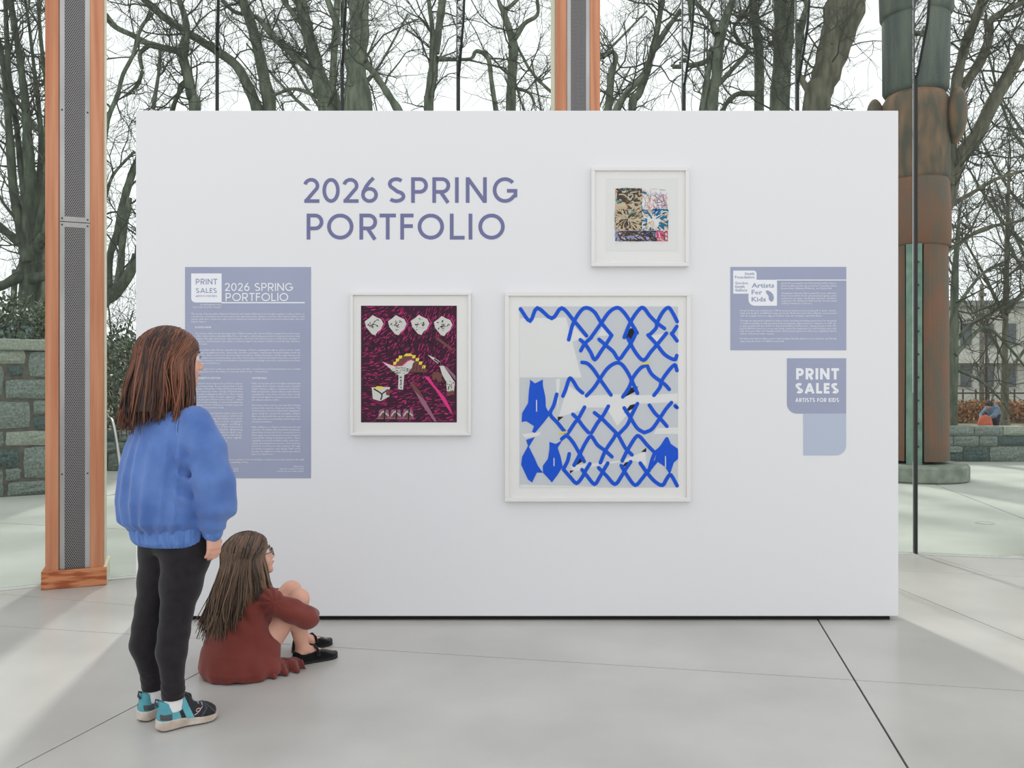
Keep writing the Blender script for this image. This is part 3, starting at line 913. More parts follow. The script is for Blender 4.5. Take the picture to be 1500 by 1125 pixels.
# brown hedge fence, poles and the far figure
M['hedge'] = mat('brown_beech_hedge', (150, 108, 76), 0.95, (184, 142, 104), 6, bump=0.8)
M['fence'] = mat('dark_fence', (84, 74, 64), 0.8)
hd = thing('beech_hedge', 'brown clipped winter hedge behind the low granite seat wall', 'hedge', (15.2, 25.0, -0.02))
rsn = np.random.default_rng(8)
n = 9000
c = rsn.uniform((-3.2, -.3, 0.02), (6.0, .3, 0.62), (n, 3)); d = norm(rsn.normal(0, 1, (n, 3))); w_ = norm(np.cross(d, rsn.normal(0, 1, (n, 3))))
V = np.stack([c, c + d * .06 + w_ * .035, c + d * .12, c + d * .06 - w_ * .035], axis=1).reshape(-1, 3)
link('dry_leaves', fast_mesh('dry_leaves', V, np.arange(n * 4).reshape(n, 4)), M['hedge'], hd, kind='stuff')
fe = thing('picket_fence', 'thin dark picket fence standing behind the brown hedge', 'fence', (12.0, 25.8, -0.02))
pk = MB(); pk.box(-.02, .02, 0, .03, 0, 1.0)
p0 = pk.obj('picket', M['fence'], fe, loc=(0, 0, 0))
for k in range(1, 24):
    q = p0.copy(); COL.objects.link(q); q.parent = fe; q.location = (k * 0.4, 0, 0)
for z in (0.2, 0.85):
    mb = MB(); mb.box(-.1, 9.4, .03, .06, z, z + .05); mb.obj('fence_rail', M['fence'], fe)
M['pole_grey2'] = mat('grey_utility_wood', (128, 124, 114), 0.9)
for px, r_, lab, mm in ((1438, .075, 'pale grey utility pole beyond the hedge', 'pole_grey2'), (1445, .04, 'thin dark lamp post next to the pale utility pole', 'fence')):
    x, y, z = P3(px, 500, 27)
    t = thing('utility_pole', lab, 'pole', (x, y, -.02))
    mb = MB(); mb.tube([(0, 0, 0), (0, 0, 2), (0, 0, 4.4 if r_ > .05 else 3.3)], [r_, r_ * .95, r_ * .85], 10); mb.obj('shaft', M[mm], t, smooth=True)
    mb = MB(); mb.box(-.08, .08, -.14, .04, 2.9 if r_ < .05 else 4.0, 2.98 if r_ < .05 else 4.1); mb.obj('cross_arm', M[mm], t)

# ------------------------------------------------------------------ white display wall
WY = 4.0
def W(px, py, off=0.0):
    return ((px - CXP) * WY / FPX, WY - off, CAMH - (py - CYP) * WY / FPX)
PXM = WY / FPX
xL, _, zT = W(199, 162); xR, _, zB = W(1316, 902.5)
dw = thing('display_wall', 'freestanding white display wall carrying the prints and lettering', 'display wall', ((xL + xR) / 2, WY + 0.15, 0))
hw = (xR - xL) / 2
mb = MB(); mb.box(-hw, hw, -0.15, 0.15, zB, zT, bev=0.002); mb.obj('panel', M['wall_white'], dw)
mb = MB(); mb.box(-hw + 0.03, hw - 0.03, -0.125, 0.125, 0.0005, zB); mb.obj('shadow_gap_block', M['under'], dw)  # dark block added so the gap under the wall reads as black shade

# ------------------------------------------------------------------ stroke lettering
def arc(cx, cy, rx, ry, a0, a1, n=14):
    return [(cx + rx * math.cos(R(a0 + (a1 - a0) * i / n)), cy + ry * math.sin(R(a0 + (a1 - a0) * i / n))) for i in range(n + 1)]
WID = {'2': .62, '0': .68, '6': .66, 'S': .70, 'P': .66, 'R': .70, 'I': None, 'N': .82, 'G': .96, 'O': 1.04, 'T': .66, 'F': .52, 'L': .56,
       'A': .92, 'E': .54, 'K': .68, 'D': .84, ' ': .30}
def glyph(ch, w, t):
    m = t / 2
    if ch == 'I': return [[(w / 2, 0), (w / 2, 1)]]
    if ch in 'PR':
        yb = .43; r = (1 - m - yb) / 2; x1 = w - m - r
        s = [[(m, 0), (m, 1)], [(m, 1 - m), (x1, 1 - m)] + arc(x1, (1 - m + yb) / 2, r, r, 90, -90)[1:] + [(m, yb)]]
        if ch == 'R': s.append([(w * .46, yb), (w - m * 1.15, 0)])
        return s
    if ch in 'O0': return [arc(w / 2, .5, w / 2 - m, .5 - m, 90, 450, 36)]
    if ch == '2':
        r = min(w / 2 - m * 1.1, .28)
        a = arc(w / 2 - .01, 1 - m - r, r * 1.05, r, 168, -28, 16)
        return [a + [(m * 1.3, m)], [(m * .4, m), (w, m)]]
    if ch == '6':
        e = arc(w / 2, .32, w / 2 - m, .32 - m, 90, 450, 28)
        return [e, [(m + .005, .36)] + [(m + .02, .45), (w * .3, .66), (w * .5, .84), (w * .74, 1.0)]]
    if ch == 'S':
        up = arc(w * .5, .74, w * .40 - m * .4, .26 - m, 38, 250, 14)
        lo = arc(w * .5, .255, w / 2 - m, .255 - m, 78, -142, 16)
        return [up[:-1] + lo]
    if ch == 'N': return [[(m, 0), (m, 1)], [(w - m, 0), (w - m, 1)], [(m, 1 - m * .4), (w - m, m * .4)]]
    if ch == 'G': return [arc(w / 2, .5, w / 2 - m, .5 - m, 42, 325, 30) + [(w - m, .28), (w - m, .50)], [(w * .58, .47), (w, .47)]]
    if ch == 'T': return [[(w / 2, 0), (w / 2, 1)], [(0, 1 - m), (w, 1 - m)]]
    if ch == 'F': return [[(m, 0), (m, 1)], [(m, 1 - m), (w, 1 - m)], [(m, .52), (w * .95, .52)]]
    if ch == 'E': return [[(m, 0), (m, 1)], [(m, 1 - m), (w, 1 - m)], [(m, .51), (w * .93, .51)], [(m, m), (w, m)]]
    if ch == 'L': return [[(m, 0), (m, 1)], [(m, m), (w, m)]]
    if ch == 'A': return [[(m * .9, 0), (w / 2, 1 - m * .3)], [(w - m * .9, 0), (w / 2, 1 - m * .3)], [(w * .2, .30), (w * .8, .30)]]
    if ch == 'K': return [[(m, 0), (m, 1)], [(m, .42), (w - m * .8, 1)], [(w * .32, .58), (w - m * .7, 0)]]
    if ch == 'D':
        return [[(m, 0), (m, 1)], [(m, 1 - m), (w * .4, 1 - m)] + arc(w * .4, .5, w * .6 - m, .5 - m, 90, -90, 18)[1:] + [(m, m)]]
    return []
def ribbon(mb, pts, width, tf, mi=0):
    p = np.array(pts, float); n = len(p)
    d = np.diff(p, axis=0); d /= (np.linalg.norm(d, axis=1, keepdims=True) + 1e-9)
    nrm = np.stack([-d[:, 1], d[:, 0]], axis=1)
    vn = np.vstack([nrm[:1], (nrm[:-1] + nrm[1:]), nrm[-1:]])
    vn /= (np.linalg.norm(vn, axis=1, keepdims=True) + 1e-9)
    k = np.ones(n)
    if n > 2:
        k[1:-1] = 1 / np.clip((vn[1:-1] * nrm[1:]).sum(axis=1), .6, 1)
    a = p + vn * (width / 2 * k)[:, None]; b = p - vn * (width / 2 * k)[:, None]
    for i in range(n - 1):
        mb.poly([tf(*b[i]), tf(*b[i + 1]), tf(*a[i + 1]), tf(*a[i])], mi)
def put_letter(mb, ch, x0, x1, yt, yb, off, t=.14, mi=0):
    """letter filling pixel box on the wall plane"""
    h = yb - yt; w = (x1 - x0) / h
    for k_, s in enumerate(glyph(ch, w, t)):
        o_ = off + k_ * 0.00006
        ribbon(mb, s, t, lambda u, v: W(x0 + u * h, yb - v * h, o_), mi)
def word_px(s, x0, x1, h, t):
    """letter boxes of a string fitted between x0 and x1"""
    ws = [(t if WID[c] is None else WID[c]) for c in s]
    gap = .15
    tot = sum(ws) + gap * (len(s) - 1)
    k = (x1 - x0) / tot; x = x0; out = []
    for c, w in zip(s, ws):
        out.append((c, x, x + w * k)); x += (w + gap) * k
    return out

M['ink_violet'] = mat('violet_vinyl', (106, 108, 150), 0.5)
M['ink_white'] = mat('white_vinyl', (232, 234, 238), 0.6)
M['sheet'] = mat('blue_grey_vinyl', (156, 162, 186), 0.5, (150, 156, 181), 2.0)
M['sheet2'] = mat('pale_blue_vinyl', (178, 187, 205), 0.5)
M['ink_blue'] = mat('slate_vinyl', (148, 155, 182), 0.5)

head = thing('wall_lettering', 'large violet vinyl title lettering on the white display wall', 'lettering', (0, 0, 0))
o6 = lambda x: 430 + x / 4.41
row1 = [('2', 65, 167), ('0', 187, 298), ('2', 318, 420), ('6', 437, 545), ('S', 605, 722), ('P', 760, 868), ('R', 897, 1012), ('I', 1043, 1067), ('N', 1113, 1248), ('G', 1287, 1445)]
row2 = [('P', 85, 193), ('O', 217, 387), ('R', 426, 540), ('T', 556, 661), ('F', 690, 775), ('O', 802, 972), ('L', 1010, 1105), ('I', 1131, 1155), ('O', 1194, 1364)]
for row, t0, b0 in ((row1, 87, 252), (row2, 322, 489)):
    for ch, a, b in row:
        mb = MB()
        yt, yb = 240 + t0 / 4.41, 240 + b0 / 4.41
        if ch in '206': yt += 1.0
        put_letter(mb, ch, o6(a), o6(b), yt, yb, 0.0012, .142)
        mb.obj('letter', M['ink_violet'], head)

def rrect(x0, y0, x1, y1, r=(0, 0, 0, 0), n=8):
    """pixel outline, radii tl,tr,br,bl"""
    pts = []
    for (cx, cy, rad, a0) in ((x0 + r[0], y0 + r[0], r[0], 180), (x1 - r[1], y0 + r[1], r[1], 270), (x1 - r[2], y1 - r[2], r[2], 0), (x0 + r[3], y1 - r[3], r[3], 90)):
        if rad == 0: pts.append((cx, cy))
        else: pts += [(cx + rad * math.cos(R(a0 + 90 * i / n)), cy + rad * math.sin(R(a0 + 90 * i / n))) for i in range(n + 1)]
    return pts
def sheet(mb, pts, off0, off1, mi=0):
    P0 = [W(x, y, off0) for x, y in pts]; P1 = [W(x, y, off1) for x, y in pts]
    mb.poly(P1[::-1], mi)
    n = len(pts)
    for i in range(n):
        j = (i + 1) % n
        mb.poly([P0[i], P0[j], P1[j], P1[i]], mi)

_tc = {}
def text_lines(name, lines, x0, y0, dy, size, parent, m, off, x1=None, align='L', bold=False, last_ragged=True):
    """printed lines with the built-in font; size = em height in px"""
    V, F, b = [], [], 0
    for i, s in enumerate(lines):
        if not s: continue
        cu = bpy.data.curves.new('t', 'FONT'); cu.body = s; cu.size = size * PXM; cu.resolution_u = 1
        if bold: cu.offset = size * PXM * 0.02
        ob = bpy.data.objects.new('t', cu)
        me = bpy.data.meshes.new_from_object(ob)
        n = len(me.vertices)
        co = np.zeros(n * 3); me.vertices.foreach_get('co', co); co = co.reshape(-1, 3)
        polys = [[v + b for v in p.vertices] for p in me.polygons]
        bpy.data.objects.remove(ob); bpy.data.meshes.remove(me); bpy.data.curves.remove(cu)
        wtxt = co[:, 0].max() - co[:, 0].min()
        co[:, 0] -= co[:, 0].min()
        if x1 is not None and align == 'L' and not (last_ragged and i == len(lines) - 1):
            co[:, 0] *= (x1 - x0) * PXM / wtxt
        elif x1 is not None and align == 'L':
            co[:, 0] *= min(1.0, (x1 - x0) * PXM / wtxt)
        if align == 'R': co[:, 0] -= wtxt
        ox, _, oz = W(x0, y0 + dy * i)
        pts = np.stack([co[:, 0] + ox, np.full(n, WY - off), co[:, 1] + oz], axis=1)
        V.append(pts); F += polys; b += n
    me = fast_mesh(name, np.vstack(V), F)
    return link(name, me, m, parent)

# left information panel
ip = thing('information_panel', 'large blue-grey text panel titled in white, behind the standing girl', 'text panel', (0, 0, 0))
mb = MB(); sheet(mb, rrect(271.2, 391.2, 455.6, 700.5), 0.0002, 0.0012); mb.obj('vinyl_sheet', M['sheet'], ip)
mb = MB(); sheet(mb, rrect(280.3, 400.6, 324.8, 443.2, (0, 0, 0, 6.5)), 0.001, 0.0018); lg = mb.obj('logo_block', M['ink_white'], ip, label='white logo block')
mb = MB()
for s, x0, x1, yt, yb, t in (('PRINT', 287, 318.5, 408.4, 416.8, .17), ('SALES', 287, 318, 422.0, 429.2, .17), ('ARTISTS FOR KIDS', 287, 318, 432.3, 435.2, .16)):
    for c, a, b in word_px(s, x0, x1, yb - yt, t): put_letter(mb, c, a, b, yt, yb, 0.0022, t)
mb.obj('logo_lettering', M['ink_blue'], lg)
mb = MB()
for s, x0, x1, yt, yb in (('2026 SPRING', 329.5, 429.3, 414.6, 426.3), ('PORTFOLIO', 330.6, 422.3, 429.2, 441.2)):
    for c, a, b in word_px(s, x0, x1, yb - yt, .13): put_letter(mb, c, a, b, yt, yb, 0.0018, .13)
mb.obj('title_lettering', M['ink_white'], ip)
mb = MB(); sheet(mb, rrect(324.8, 442.6, 446.4, 444.3), 0.001, 0.0017); mb.obj('rule_line', M['ink_white'], ip)
TX = [
 (['IN PARTNERSHIP WITH', 'THE GORDON SMITH GALLERY'], 324.5, 447.4, 3.7, 3.0, None, 'R'),
 (['The works of Russna Kaur, Elizabeth McIntosh and Gathie Falk have been brought together in this portfolio to',
   'consider the connections across generations through mentorship, influence, and time. Each limited edition in this',
   'release embodies a distinctive approach to making and examines the lived and inherited relationships that have',
   'helped shape it.'], 280.2, 461, 3.75, 3.6, 446.4, 'L'),
 (['RUSSNA KAUR'], 286, 480.6, 3.7, 3.6, None, 'L'),
 (["The newest edition in this grouping, Kaur's What remains after bloom (2026) emerged from a three-year",
   'collaboration with printmaker Jillian Ross, through a relationship grounded in intentional mentorship',
   'sustained through conversation, experimentation, and trust. Introduced to Ross in 2023, Kaur travelled to',
   'Saskatoon, Saskatchewan in the winter of 2024 and again in the winter of 2025 to work directly, with Ross',
   'in her studio.'], 286, 489.6, 3.85, 3.6, 439.5, 'L'),
 (["What remains after bloom, extends the language of Kaur's painting through an eleven colour, multi",
   'layer photopolymer process, chine-colle, intricate cut paper components and hand drawn marks by',
   'Kaur. The edition echoes her interest in layered surfaces, shifting structures, and the ways identity and',
   "memory fade and reveal themselves over time. Kaur's layered material and method become a metaphor",
   'for lived experience and the accumulation of generational knowledge, memories, and unseen structures',
   'that shape and inform us.'], 286, 513.8, 3.85, 3.6, 439.5, 'L'),
 (['"Layering becomes a way to represent time, growth, contradiction and transformation. It is a visual',
   'language that moves the surface to tease the whole story." - Russna Kaur'], 286, 541.6, 3.85, 3.6, 440, 'L'),
 (['ELIZABETH MCINTOSH'], 286, 555.0, 3.7, 3.6, None, 'L'),
 (['GATHIE FALK'], 369.2, 555.0, 3.7, 3.6, None, 'L'),
 (["McIntosh's work deepens the portfolio's explora-", 'tion of mentorship. An associate professor in the', 'Faculty of Visual Art + Material Practice at Emily',
   'Carr University of Art + Design, McIntosh was a', 'formative pedagogical influence to Kaur during', 'her graduate studies. A single suggestion - "Why',
   'don\'t you just add two more on top?" - shifted', "Kaur's understanding of scale and multiplicity,", 'helping seed the multi-panel, modular approach', 'central to her practice today.'],
  286, 562.8, 3.92, 3.6, 356, 'L'),
 (["McIntosh's archival limited edition, Diamonds", 'continues her conversation with bold', 'and rhythmic play that define her work.', 'In the end, the five-colour serigraph',
   'shifts traditional margins, enabling a', 'drawing - an echo of the expansive', 'lessons to her students. Spanning', 'international exhibitions and, rep-',
   'resented in galleries and collections', 'across career efforts, her signifi-', 'cance and influence as a univers-'], 286, 606.4, 3.98, 3.6, 355, 'L'),
 (["Falk's six-decade career brought a fundamental", 'groundwork for many contemporary Canadian', 'artists. Painter, sculptor, ceramicist, performer,', 'Falk revealed the extraordinary embedded in',
   'everyday life: roses, shoes, benches, fruit, clouds.', 'Her work bridged the domestic and the surreal,', 'the intimate and the mythic.'], 369, 562.8, 4.0, 3.6, 440, 'L'),
 (["North Shore Roses (2012) embodies Falk's lifelong", 'interest with memory, ritual, and narrative. The', 'work merges observed detail with imaginative', 'space, fusing the real and the dreamlike qualities',
   'that resonated with Kaur as she developed her', 'own approach to assembling visual fragments', 'and layered surfaces.'], 369, 594.8, 4.0, 3.6, 440, 'L'),
 (["Falk's influence on Kaur is both personal and", 'symbolic. The Gathie Falk Visual Arts Scholarship,', 'which Kaur received in 2016, connected her to', "Falk's legacy at a pivotal moment in her formation",
   'as an artist. Living in Richmond, B.C., Kaur', "regularly encountered Falk's public artworks -", 'quietly absorbing their presence, their humour', 'and their reverence for the ordinary. Through',
   "proximity, recognition, and change, Falk's work", 'became an influence of the landscape which', 'Kaur has called home.'], 369, 626.6, 3.97, 3.6, 440, 'L'),
 (['Together, these works invite us to consider how knowledge is shared across generations through', 'mentorship, inherited ideas, and the unfolding of time.'], 286, 674.2, 3.9, 3.6, 445.5, 'L'),
 (['Smith', 'Foundation'], 349.5, 687.6, 3.0, 3.3, None, 'R'),
 (['Alison Kerr', 'Director of Artists for Kids', 'and the Gordon Smith Gallery'], 445.4, 684.2, 3.5, 3.2, None, 'R')]
for ln, x, y, dy, sz, x1, al in TX:
    text_lines('paragraph', ln, x, y, dy, sz, ip, M['ink_white'], 0.0016, x1, al, bold=len(ln) == 1)

# right information panel
rp_ = thing('information_panel', 'small blue-grey text panel with stepped white logo blocks', 'text panel', (0, 0, 0))
mb = MB(); sheet(mb, rrect(1069.8, 391.0, 1239.6, 513.0), 0, 0.0012); mb.obj('vinyl_sheet', M['sheet'], rp_)
qx = lambda x: 1060 + x / 7.895
qy = lambda y: 380 + y / 7.895
mb = MB(); sheet(mb, rrect(qx(110), qy(130), qx(380), qy(397), (0, 4.5, 0, 0)), 0.001, 0.0016)
mb.obj('logo_block', M['ink_white'], rp_, label='white logo block')
mb = MB(); sheet(mb, rrect(qx(287), qy(236), qx(616), qy(536), (0, 0, 0, 9)), 0.001, 0.0017)
lb = mb.obj('logo_block', M['ink_white'], rp_, label='white logo block')
mb = MB(); sheet(mb, rrect(qx(616), qy(234), qx(1418), qy(244)), 0.001, 0.0016); mb.obj('rule_line', M['ink_white'], rp_)
text_lines('logo_lettering', ['Smith'], qx(242), qy(180), 4, 5.6, lb, M['ink_blue'], 0.0021, qx(356), 'L', True, False)
text_lines('logo_lettering', ['Foundation'], qx(130), qy(220), 4, 5.6, lb, M['ink_blue'], 0.0021, qx(356), 'L', True, False)
text_lines('logo_lettering', ['Gordon'], qx(128), qy(288), 4, 5.6, lb, M['ink_blue'], 0.0021, qx(280), 'L', True, False)
text_lines('logo_lettering', ['Smith'], qx(128), qy(330), 4, 5.6, lb, M['ink_blue'], 0.0021, qx(242), 'L', True, False)
text_lines('logo_lettering', ['Gallery'], qx(128), qy(370), 4, 5.6, lb, M['ink_blue'], 0.0021, qx(274), 'L', True, False)
text_lines('logo_lettering', ['Artists'], qx(322), qy(326), 4, 9.4, lb, M['ink_blue'], 0.0022, qx(584), 'L', True, False)
text_lines('logo_lettering', ['For'], qx(322), qy(405), 4, 9.4, lb, M['ink_blue'], 0.0022, qx(444), 'L', True, False)
text_lines('logo_lettering', ['Kids'], qx(322), qy(486), 4, 9.4, lb, M['ink_blue'], 0.0022, qx(488), 'L', True, False)
mb = MB()
mb.poly([W(qx(x), qy(y), 0.0022) for x, y in [(485, 375), (500, 400), (520, 425), (520, 460), (540, 485), (556, 490), (575, 470), (580, 440), (570, 405), (545, 378), (515, 360), (495, 360)]])
mb.obj('logo_mark', M['ink_blue'], lb)
for ln, x, y, dy, x1 in (
    (['As all of its preparation, the 2026 Spring Portfolio features', 'limited edition prints by prominent Canadian artists', 'Russna Kaur, Elizabeth McIntosh, and Gathie Falk.'], 668, 285, 29.5, 1305),
    (['Acquiring a limited edition print for your collection', 'from this portfolio funds educational programs, artist', 'residencies, art camps, scholarships, bursaries, and future', 'acquisitions for Artists for Kids and the Gordon Smith', 'Gallery Permanent Collection.'], 668, 400, 29.5, 1305),
    (['Artists for Kids was established in 1989 by tenacious educators and renowned B.C. artists, Gordon', 'Smith, Jack Shadbolt, and Bill Reid. Supported by the North Vancouver School District, it was founded', 'with the singular intent to support children, their art education, and their future.'], 188, 602, 29.5, 1303),
    (['Through art exploration, Artists for Kids provides enriching art-making experiences for thousands', 'of students annually, as well as professional development opportunities for educators. In 1989, the', 'program published the first Artists for Kids Limited Edition Portfolio print, Chasing Clouds in 2022. This',
      'print by Bill Reid, based on a ceremonial design, marked the beginning of an extraordinary partnership', 'with now more than 100 Canadian artists, which has produced one of the most significant limited', 'edition collections in the country.'], 188, 718, 30, 1303),
    (['Purchase your limited edition prints today, bringing Canadian artists to your collection, and directly', 'supporting the future of children and youth.'], 188, 925, 30, 1303)):
    text_lines('paragraph', ln, qx(x), qy(y), dy / 7.895, 3.7, rp_, M['ink_white'], 0.0016, qx(x1), 'L')

# print sales sign
ps = thing('print_sales_sign', 'blue-grey sign with one rounded corner and bold white lettering', 'sign', (0, 0, 0))
sx = lambda x: 1140 + x / 6.62
sy = lambda y: 510 + y / 6.62
mb = MB(); sheet(mb, rrect(sx(84), sy(98), sx(658), sy(634), (0, 0, 0, 14.5)), 0, 0.0013); mb.obj('vinyl_sheet', M['sheet'], ps)
mb = MB()
for s, x0, x1, yt, yb, t in (('PRINT', 172, 588, 194, 304, .24), ('SALES', 166, 585, 338, 440, .24), ('ARTISTS FOR KIDS', 164, 588, 483, 522, .2)):
    for c, a, b in word_px(s, sx(x0), sx(x1), sy(yb) - sy(yt), t): put_letter(mb, c, a, b, sy(yt), sy(yb), 0.0018, t)
mb.obj('bold_lettering', M['ink_white'], ps)
mb = MB(); sheet(mb, rrect(sx(242), sy(634), sx(658), sy(1040), (0, 0, 15, 0)), 0, 0.0012); mb.obj('code_tile', M['sheet2'], ps, label='pale blue tile below the sign')

# ------------------------------------------------------------------ framed prints
M['frame'] = mat('white_frame', (226, 224, 222), 0.5, spec=0.3)
M['mat_board'] = mat('white_mat_board', (236, 235, 232), 0.85)
M['paper'] = mat('print_paper', (232, 231, 228), 0.85)
def ink(name, c): return mat('ink_' + name, c, 0.7, spec=0.2)
INK = {k: ink(k, v) for k, v in dict(blue=(14, 86, 212), grey=(203, 208, 212), white=(229, 229, 227), black=(24, 26, 32), yellow=(235, 214, 84),
       plum=(62, 22, 46), magenta=(186, 40, 112), pink=(226, 52, 138), mauve=(152, 104, 124), brown=(118, 72, 66), pale=(214, 212, 206),
       teal=(98, 150, 152), beige=(206, 190, 162), umber=(94, 72, 46), blue2=(26, 108, 160), sea=(20, 112, 116), lilac=(150, 152, 190),
       slate=(58, 58, 66), rose=(206, 84, 122), sand=(224, 186, 140), coral=(214, 130, 120), lav=(176, 160, 206)).items()}
def framed(label, ox0, oy0, ox1, oy1, fw):
    f = thing('framed_print', label, 'framed print', (0, 0, 0))
    d = 0.030
    k = (WY - d) / WY         # front of the frame sits nearer the camera
    def Fx(x): return (x - CXP) * (WY - d) / FPX
    def Fz(y): return CAMH - (y - CYP) * (WY - d) / FPX
    X0, X1, Z1, Z0 = Fx(ox0), Fx(ox1), Fz(oy0), Fz(oy1); w = fw * PXM
    for nm, bx in (('a', (X0, X1, Z1 - w, Z1)), ('b', (X0, X1, Z0, Z0 + w)), ('c', (X0, X0 + w, Z0 + w, Z1 - w)), ('d', (X1 - w, X1, Z0 + w, Z1 - w))):
        mb = MB(); mb.box(bx[0], bx[1], WY - d, WY - 0.001, bx[2], bx[3], bev=0.0015); mb.obj('frame_bar', M['frame'], f)
    mb = MB(); mb.box(X0 + w, X1 - w, WY - 0.018, WY - 0.002, Z0 + w, Z1 - w); mb.obj('mat_board', M['mat_board'], f)
    mb = MB(); mb.box(X0 + w, X1 - w, WY - 0.0255, WY - 0.0245, Z0 + w, Z1 - w); mb.obj('glazing', M['picture_glass'], f)
    return f

class Print:
    """flat printed shapes; crop coordinates -> wall"""
    def __init__(s, ox, oy, sc):
        s.mb, s.keys, s.ox, s.oy, s.sc, s.n = MB(), [], ox, oy, sc, 0
    def tf(s, off):
        return lambda x, y: W(s.ox + x / s.sc, s.oy + y / s.sc, off)
    def mi(s, key):
        if key not in s.keys: s.keys.append(key)
        return s.keys.index(key)
    def off(s, z):
        s.n += 1
        return 0.0192 + z * 0.0005 + (s.n % 400) * 8e-7
    def rect(s, x0, y0, x1, y1, key, z=0): s.poly([(x0, y0), (x1, y0), (x1, y1), (x0, y1)], key, z)
    def poly(s, pts, key, z=1):
        t = s.tf(s.off(z)); s.mb.poly([t(*p) for p in pts], s.mi(key))
    def line(s, pts, w, key, z=2, smooth=True, cap=True):
        t = s.tf(s.off(z))
        if smooth and len(pts) > 2:
            pts = [tuple(q[:2]) for q in smooth_path([p + (0, 0) for p in pts], 4)]
        ribbon(s.mb, pts, w, t, s.mi(key))
        if cap:
            t2 = s.tf(s.off(z) + 0.00012)
            for e in (pts[0], pts[-1]):
                s.mb.poly([t2(e[0] + w / 2 * math.cos(R(a)), e[1] + w / 2 * math.sin(R(a))) for a in range(360, 0, -30)], s.mi(key))
    def done(s, parent):
        return s.mb.obj('print', [INK[k] for k in s.keys], parent)

# blue mesh print
fb = framed('largest framed print, blue brushed mesh lines on pale grey', 739.5, 427.5, 1012, 735, 6.0)
pr = Print(730, 420, 3.46)
pr.rect(107, 102, 907, 1015, 'grey', 0)
for pg in ([(107, 162), (342, 156), (420, 460), (107, 460)], [(305, 658), (350, 500), (440, 552), (600, 545), (720, 550), (905, 540), (905, 585), (700, 592), (600, 705), (545, 612), (440, 612), (380, 640)],
           [(372, 190), (440, 262), (412, 270), (350, 285)], [(500, 250), (525, 205), (565, 245), (545, 250)], [(770, 250), (850, 235), (800, 292)],
           [(783, 745), (800, 715), (907, 712), (907, 745)], [(362, 905), (470, 895), (620, 878), (742, 832), (748, 905), (690, 880), (600, 890), (500, 905), (380, 935)],
           [(112, 1000), (300, 1005), (500, 1012), (500, 1015), (107, 1015)], [(118, 745), (215, 735), (205, 755), (135, 765)], [(290, 470), (312, 465), (300, 640)]):
    pr.poly(pg, 'white', 1)
for pg in ([(640, 262), (660, 215), (697, 205), (690, 240), (665, 272)], [(640, 558), (668, 512), (706, 505), (690, 532)], [(632, 642), (664, 600), (702, 590), (682, 616)],
           [(300, 658), (330, 658), (300, 682)], [(385, 908), (408, 870), (437, 860), (420, 886)], [(615, 920), (640, 890), (672, 880), (650, 902)], [(720, 836), (746, 814), (746, 836)], [(360, 930), (383, 928), (362, 945)]):
    pr.poly(pg, 'black', 2)
BL = [[(112, 115), (160, 175), (197, 110), (270, 162), (320, 110), (380, 172), (445, 250)], [(355, 270), (380, 182), (430, 112), (480, 125), (520, 185), (572, 248)],
 [(465, 262), (520, 185), (560, 130), (600, 108), (632, 130), (670, 185), (700, 235)], [(635, 258), (665, 185), (700, 130), (730, 108), (765, 150), (800, 185), (838, 213)],
 [(762, 246), (795, 212), (802, 182), (830, 130), (858, 108), (880, 135), (902, 178)], [(875, 242), (900, 203)], [(416, 325), (436, 290), (470, 258)],
 [(414, 270), (440, 295), (465, 332), (487, 370), (520, 325), (545, 290), (572, 247)], [(508, 268), (545, 300), (580, 330), (608, 368), (640, 330), (668, 290), (695, 235)],
 [(655, 265), (690, 330), (732, 373), (770, 330), (800, 295), (848, 237)], [(755, 246), (800, 295), (840, 345), (888, 370), (900, 350)], [(874, 238), (901, 275)],
 [(422, 384), (450, 390), (480, 420), (512, 468), (545, 515), (568, 548)], [(445, 552), (480, 515), (512, 468), (550, 415), (590, 388), (620, 392), (650, 430), (680, 490), (702, 540)],
 [(628, 558), (660, 510), (680, 460), (715, 415), (745, 397)], [(750, 400), (775, 445), (820, 480), (845, 500), (862, 520)], [(785, 550), (815, 510), (825, 475), (860, 425), (890, 397), (901, 425)],
 [(326, 554), (340, 520), (358, 467), (375, 475), (400, 515), (425, 538)], [(295, 545), (280, 600), (262, 645), (300, 690), (336, 735)],
 [(376, 646), (400, 670), (430, 710), (455, 738)], [(352, 740), (385, 690), (405, 665), (435, 610)], [(485, 638), (525, 670), (560, 705), (600, 745)], [(470, 740), (500, 690), (530, 650), (555, 605)],
 [(635, 614), (665, 660), (700, 715), (735, 738)], [(610, 743), (650, 700), (670, 655), (702, 592)], [(762, 600), (790, 640), (815, 665), (850, 706)], [(737, 738), (775, 720), (815, 665), (845, 620), (873, 587)], [(892, 603), (901, 612)],
 [(320, 770), (345, 755), (375, 785), (405, 835), (433, 883)], [(382, 903), (410, 850), (440, 790), (468, 757), (500, 800), (540, 830), (573, 860)], [(515, 890), (540, 830), (580, 770), (600, 747), (640, 815), (674, 850)],
 [(625, 880), (650, 830), (690, 765), (712, 757), (750, 800), (785, 835)], [(760, 930), (785, 850), (820, 815), (850, 770)], [(330, 920), (350, 880), (358, 845)],
 [(330, 925), (365, 965), (395, 993), (425, 960), (440, 930), (462, 895)], [(422, 925), (450, 960), (485, 998), (510, 965), (530, 930), (552, 892)], [(506, 916), (545, 955), (588, 998), (620, 960), (640, 925), (668, 885)],
 [(620, 905), (650, 955), (690, 1003), (725, 970), (752, 935), (800, 877)], [(716, 892), (750, 940), (790, 985), (828, 1003), (850, 970), (870, 952), (902, 1006)]]
for l in BL: pr.line(l, 19, 'blue', 3)
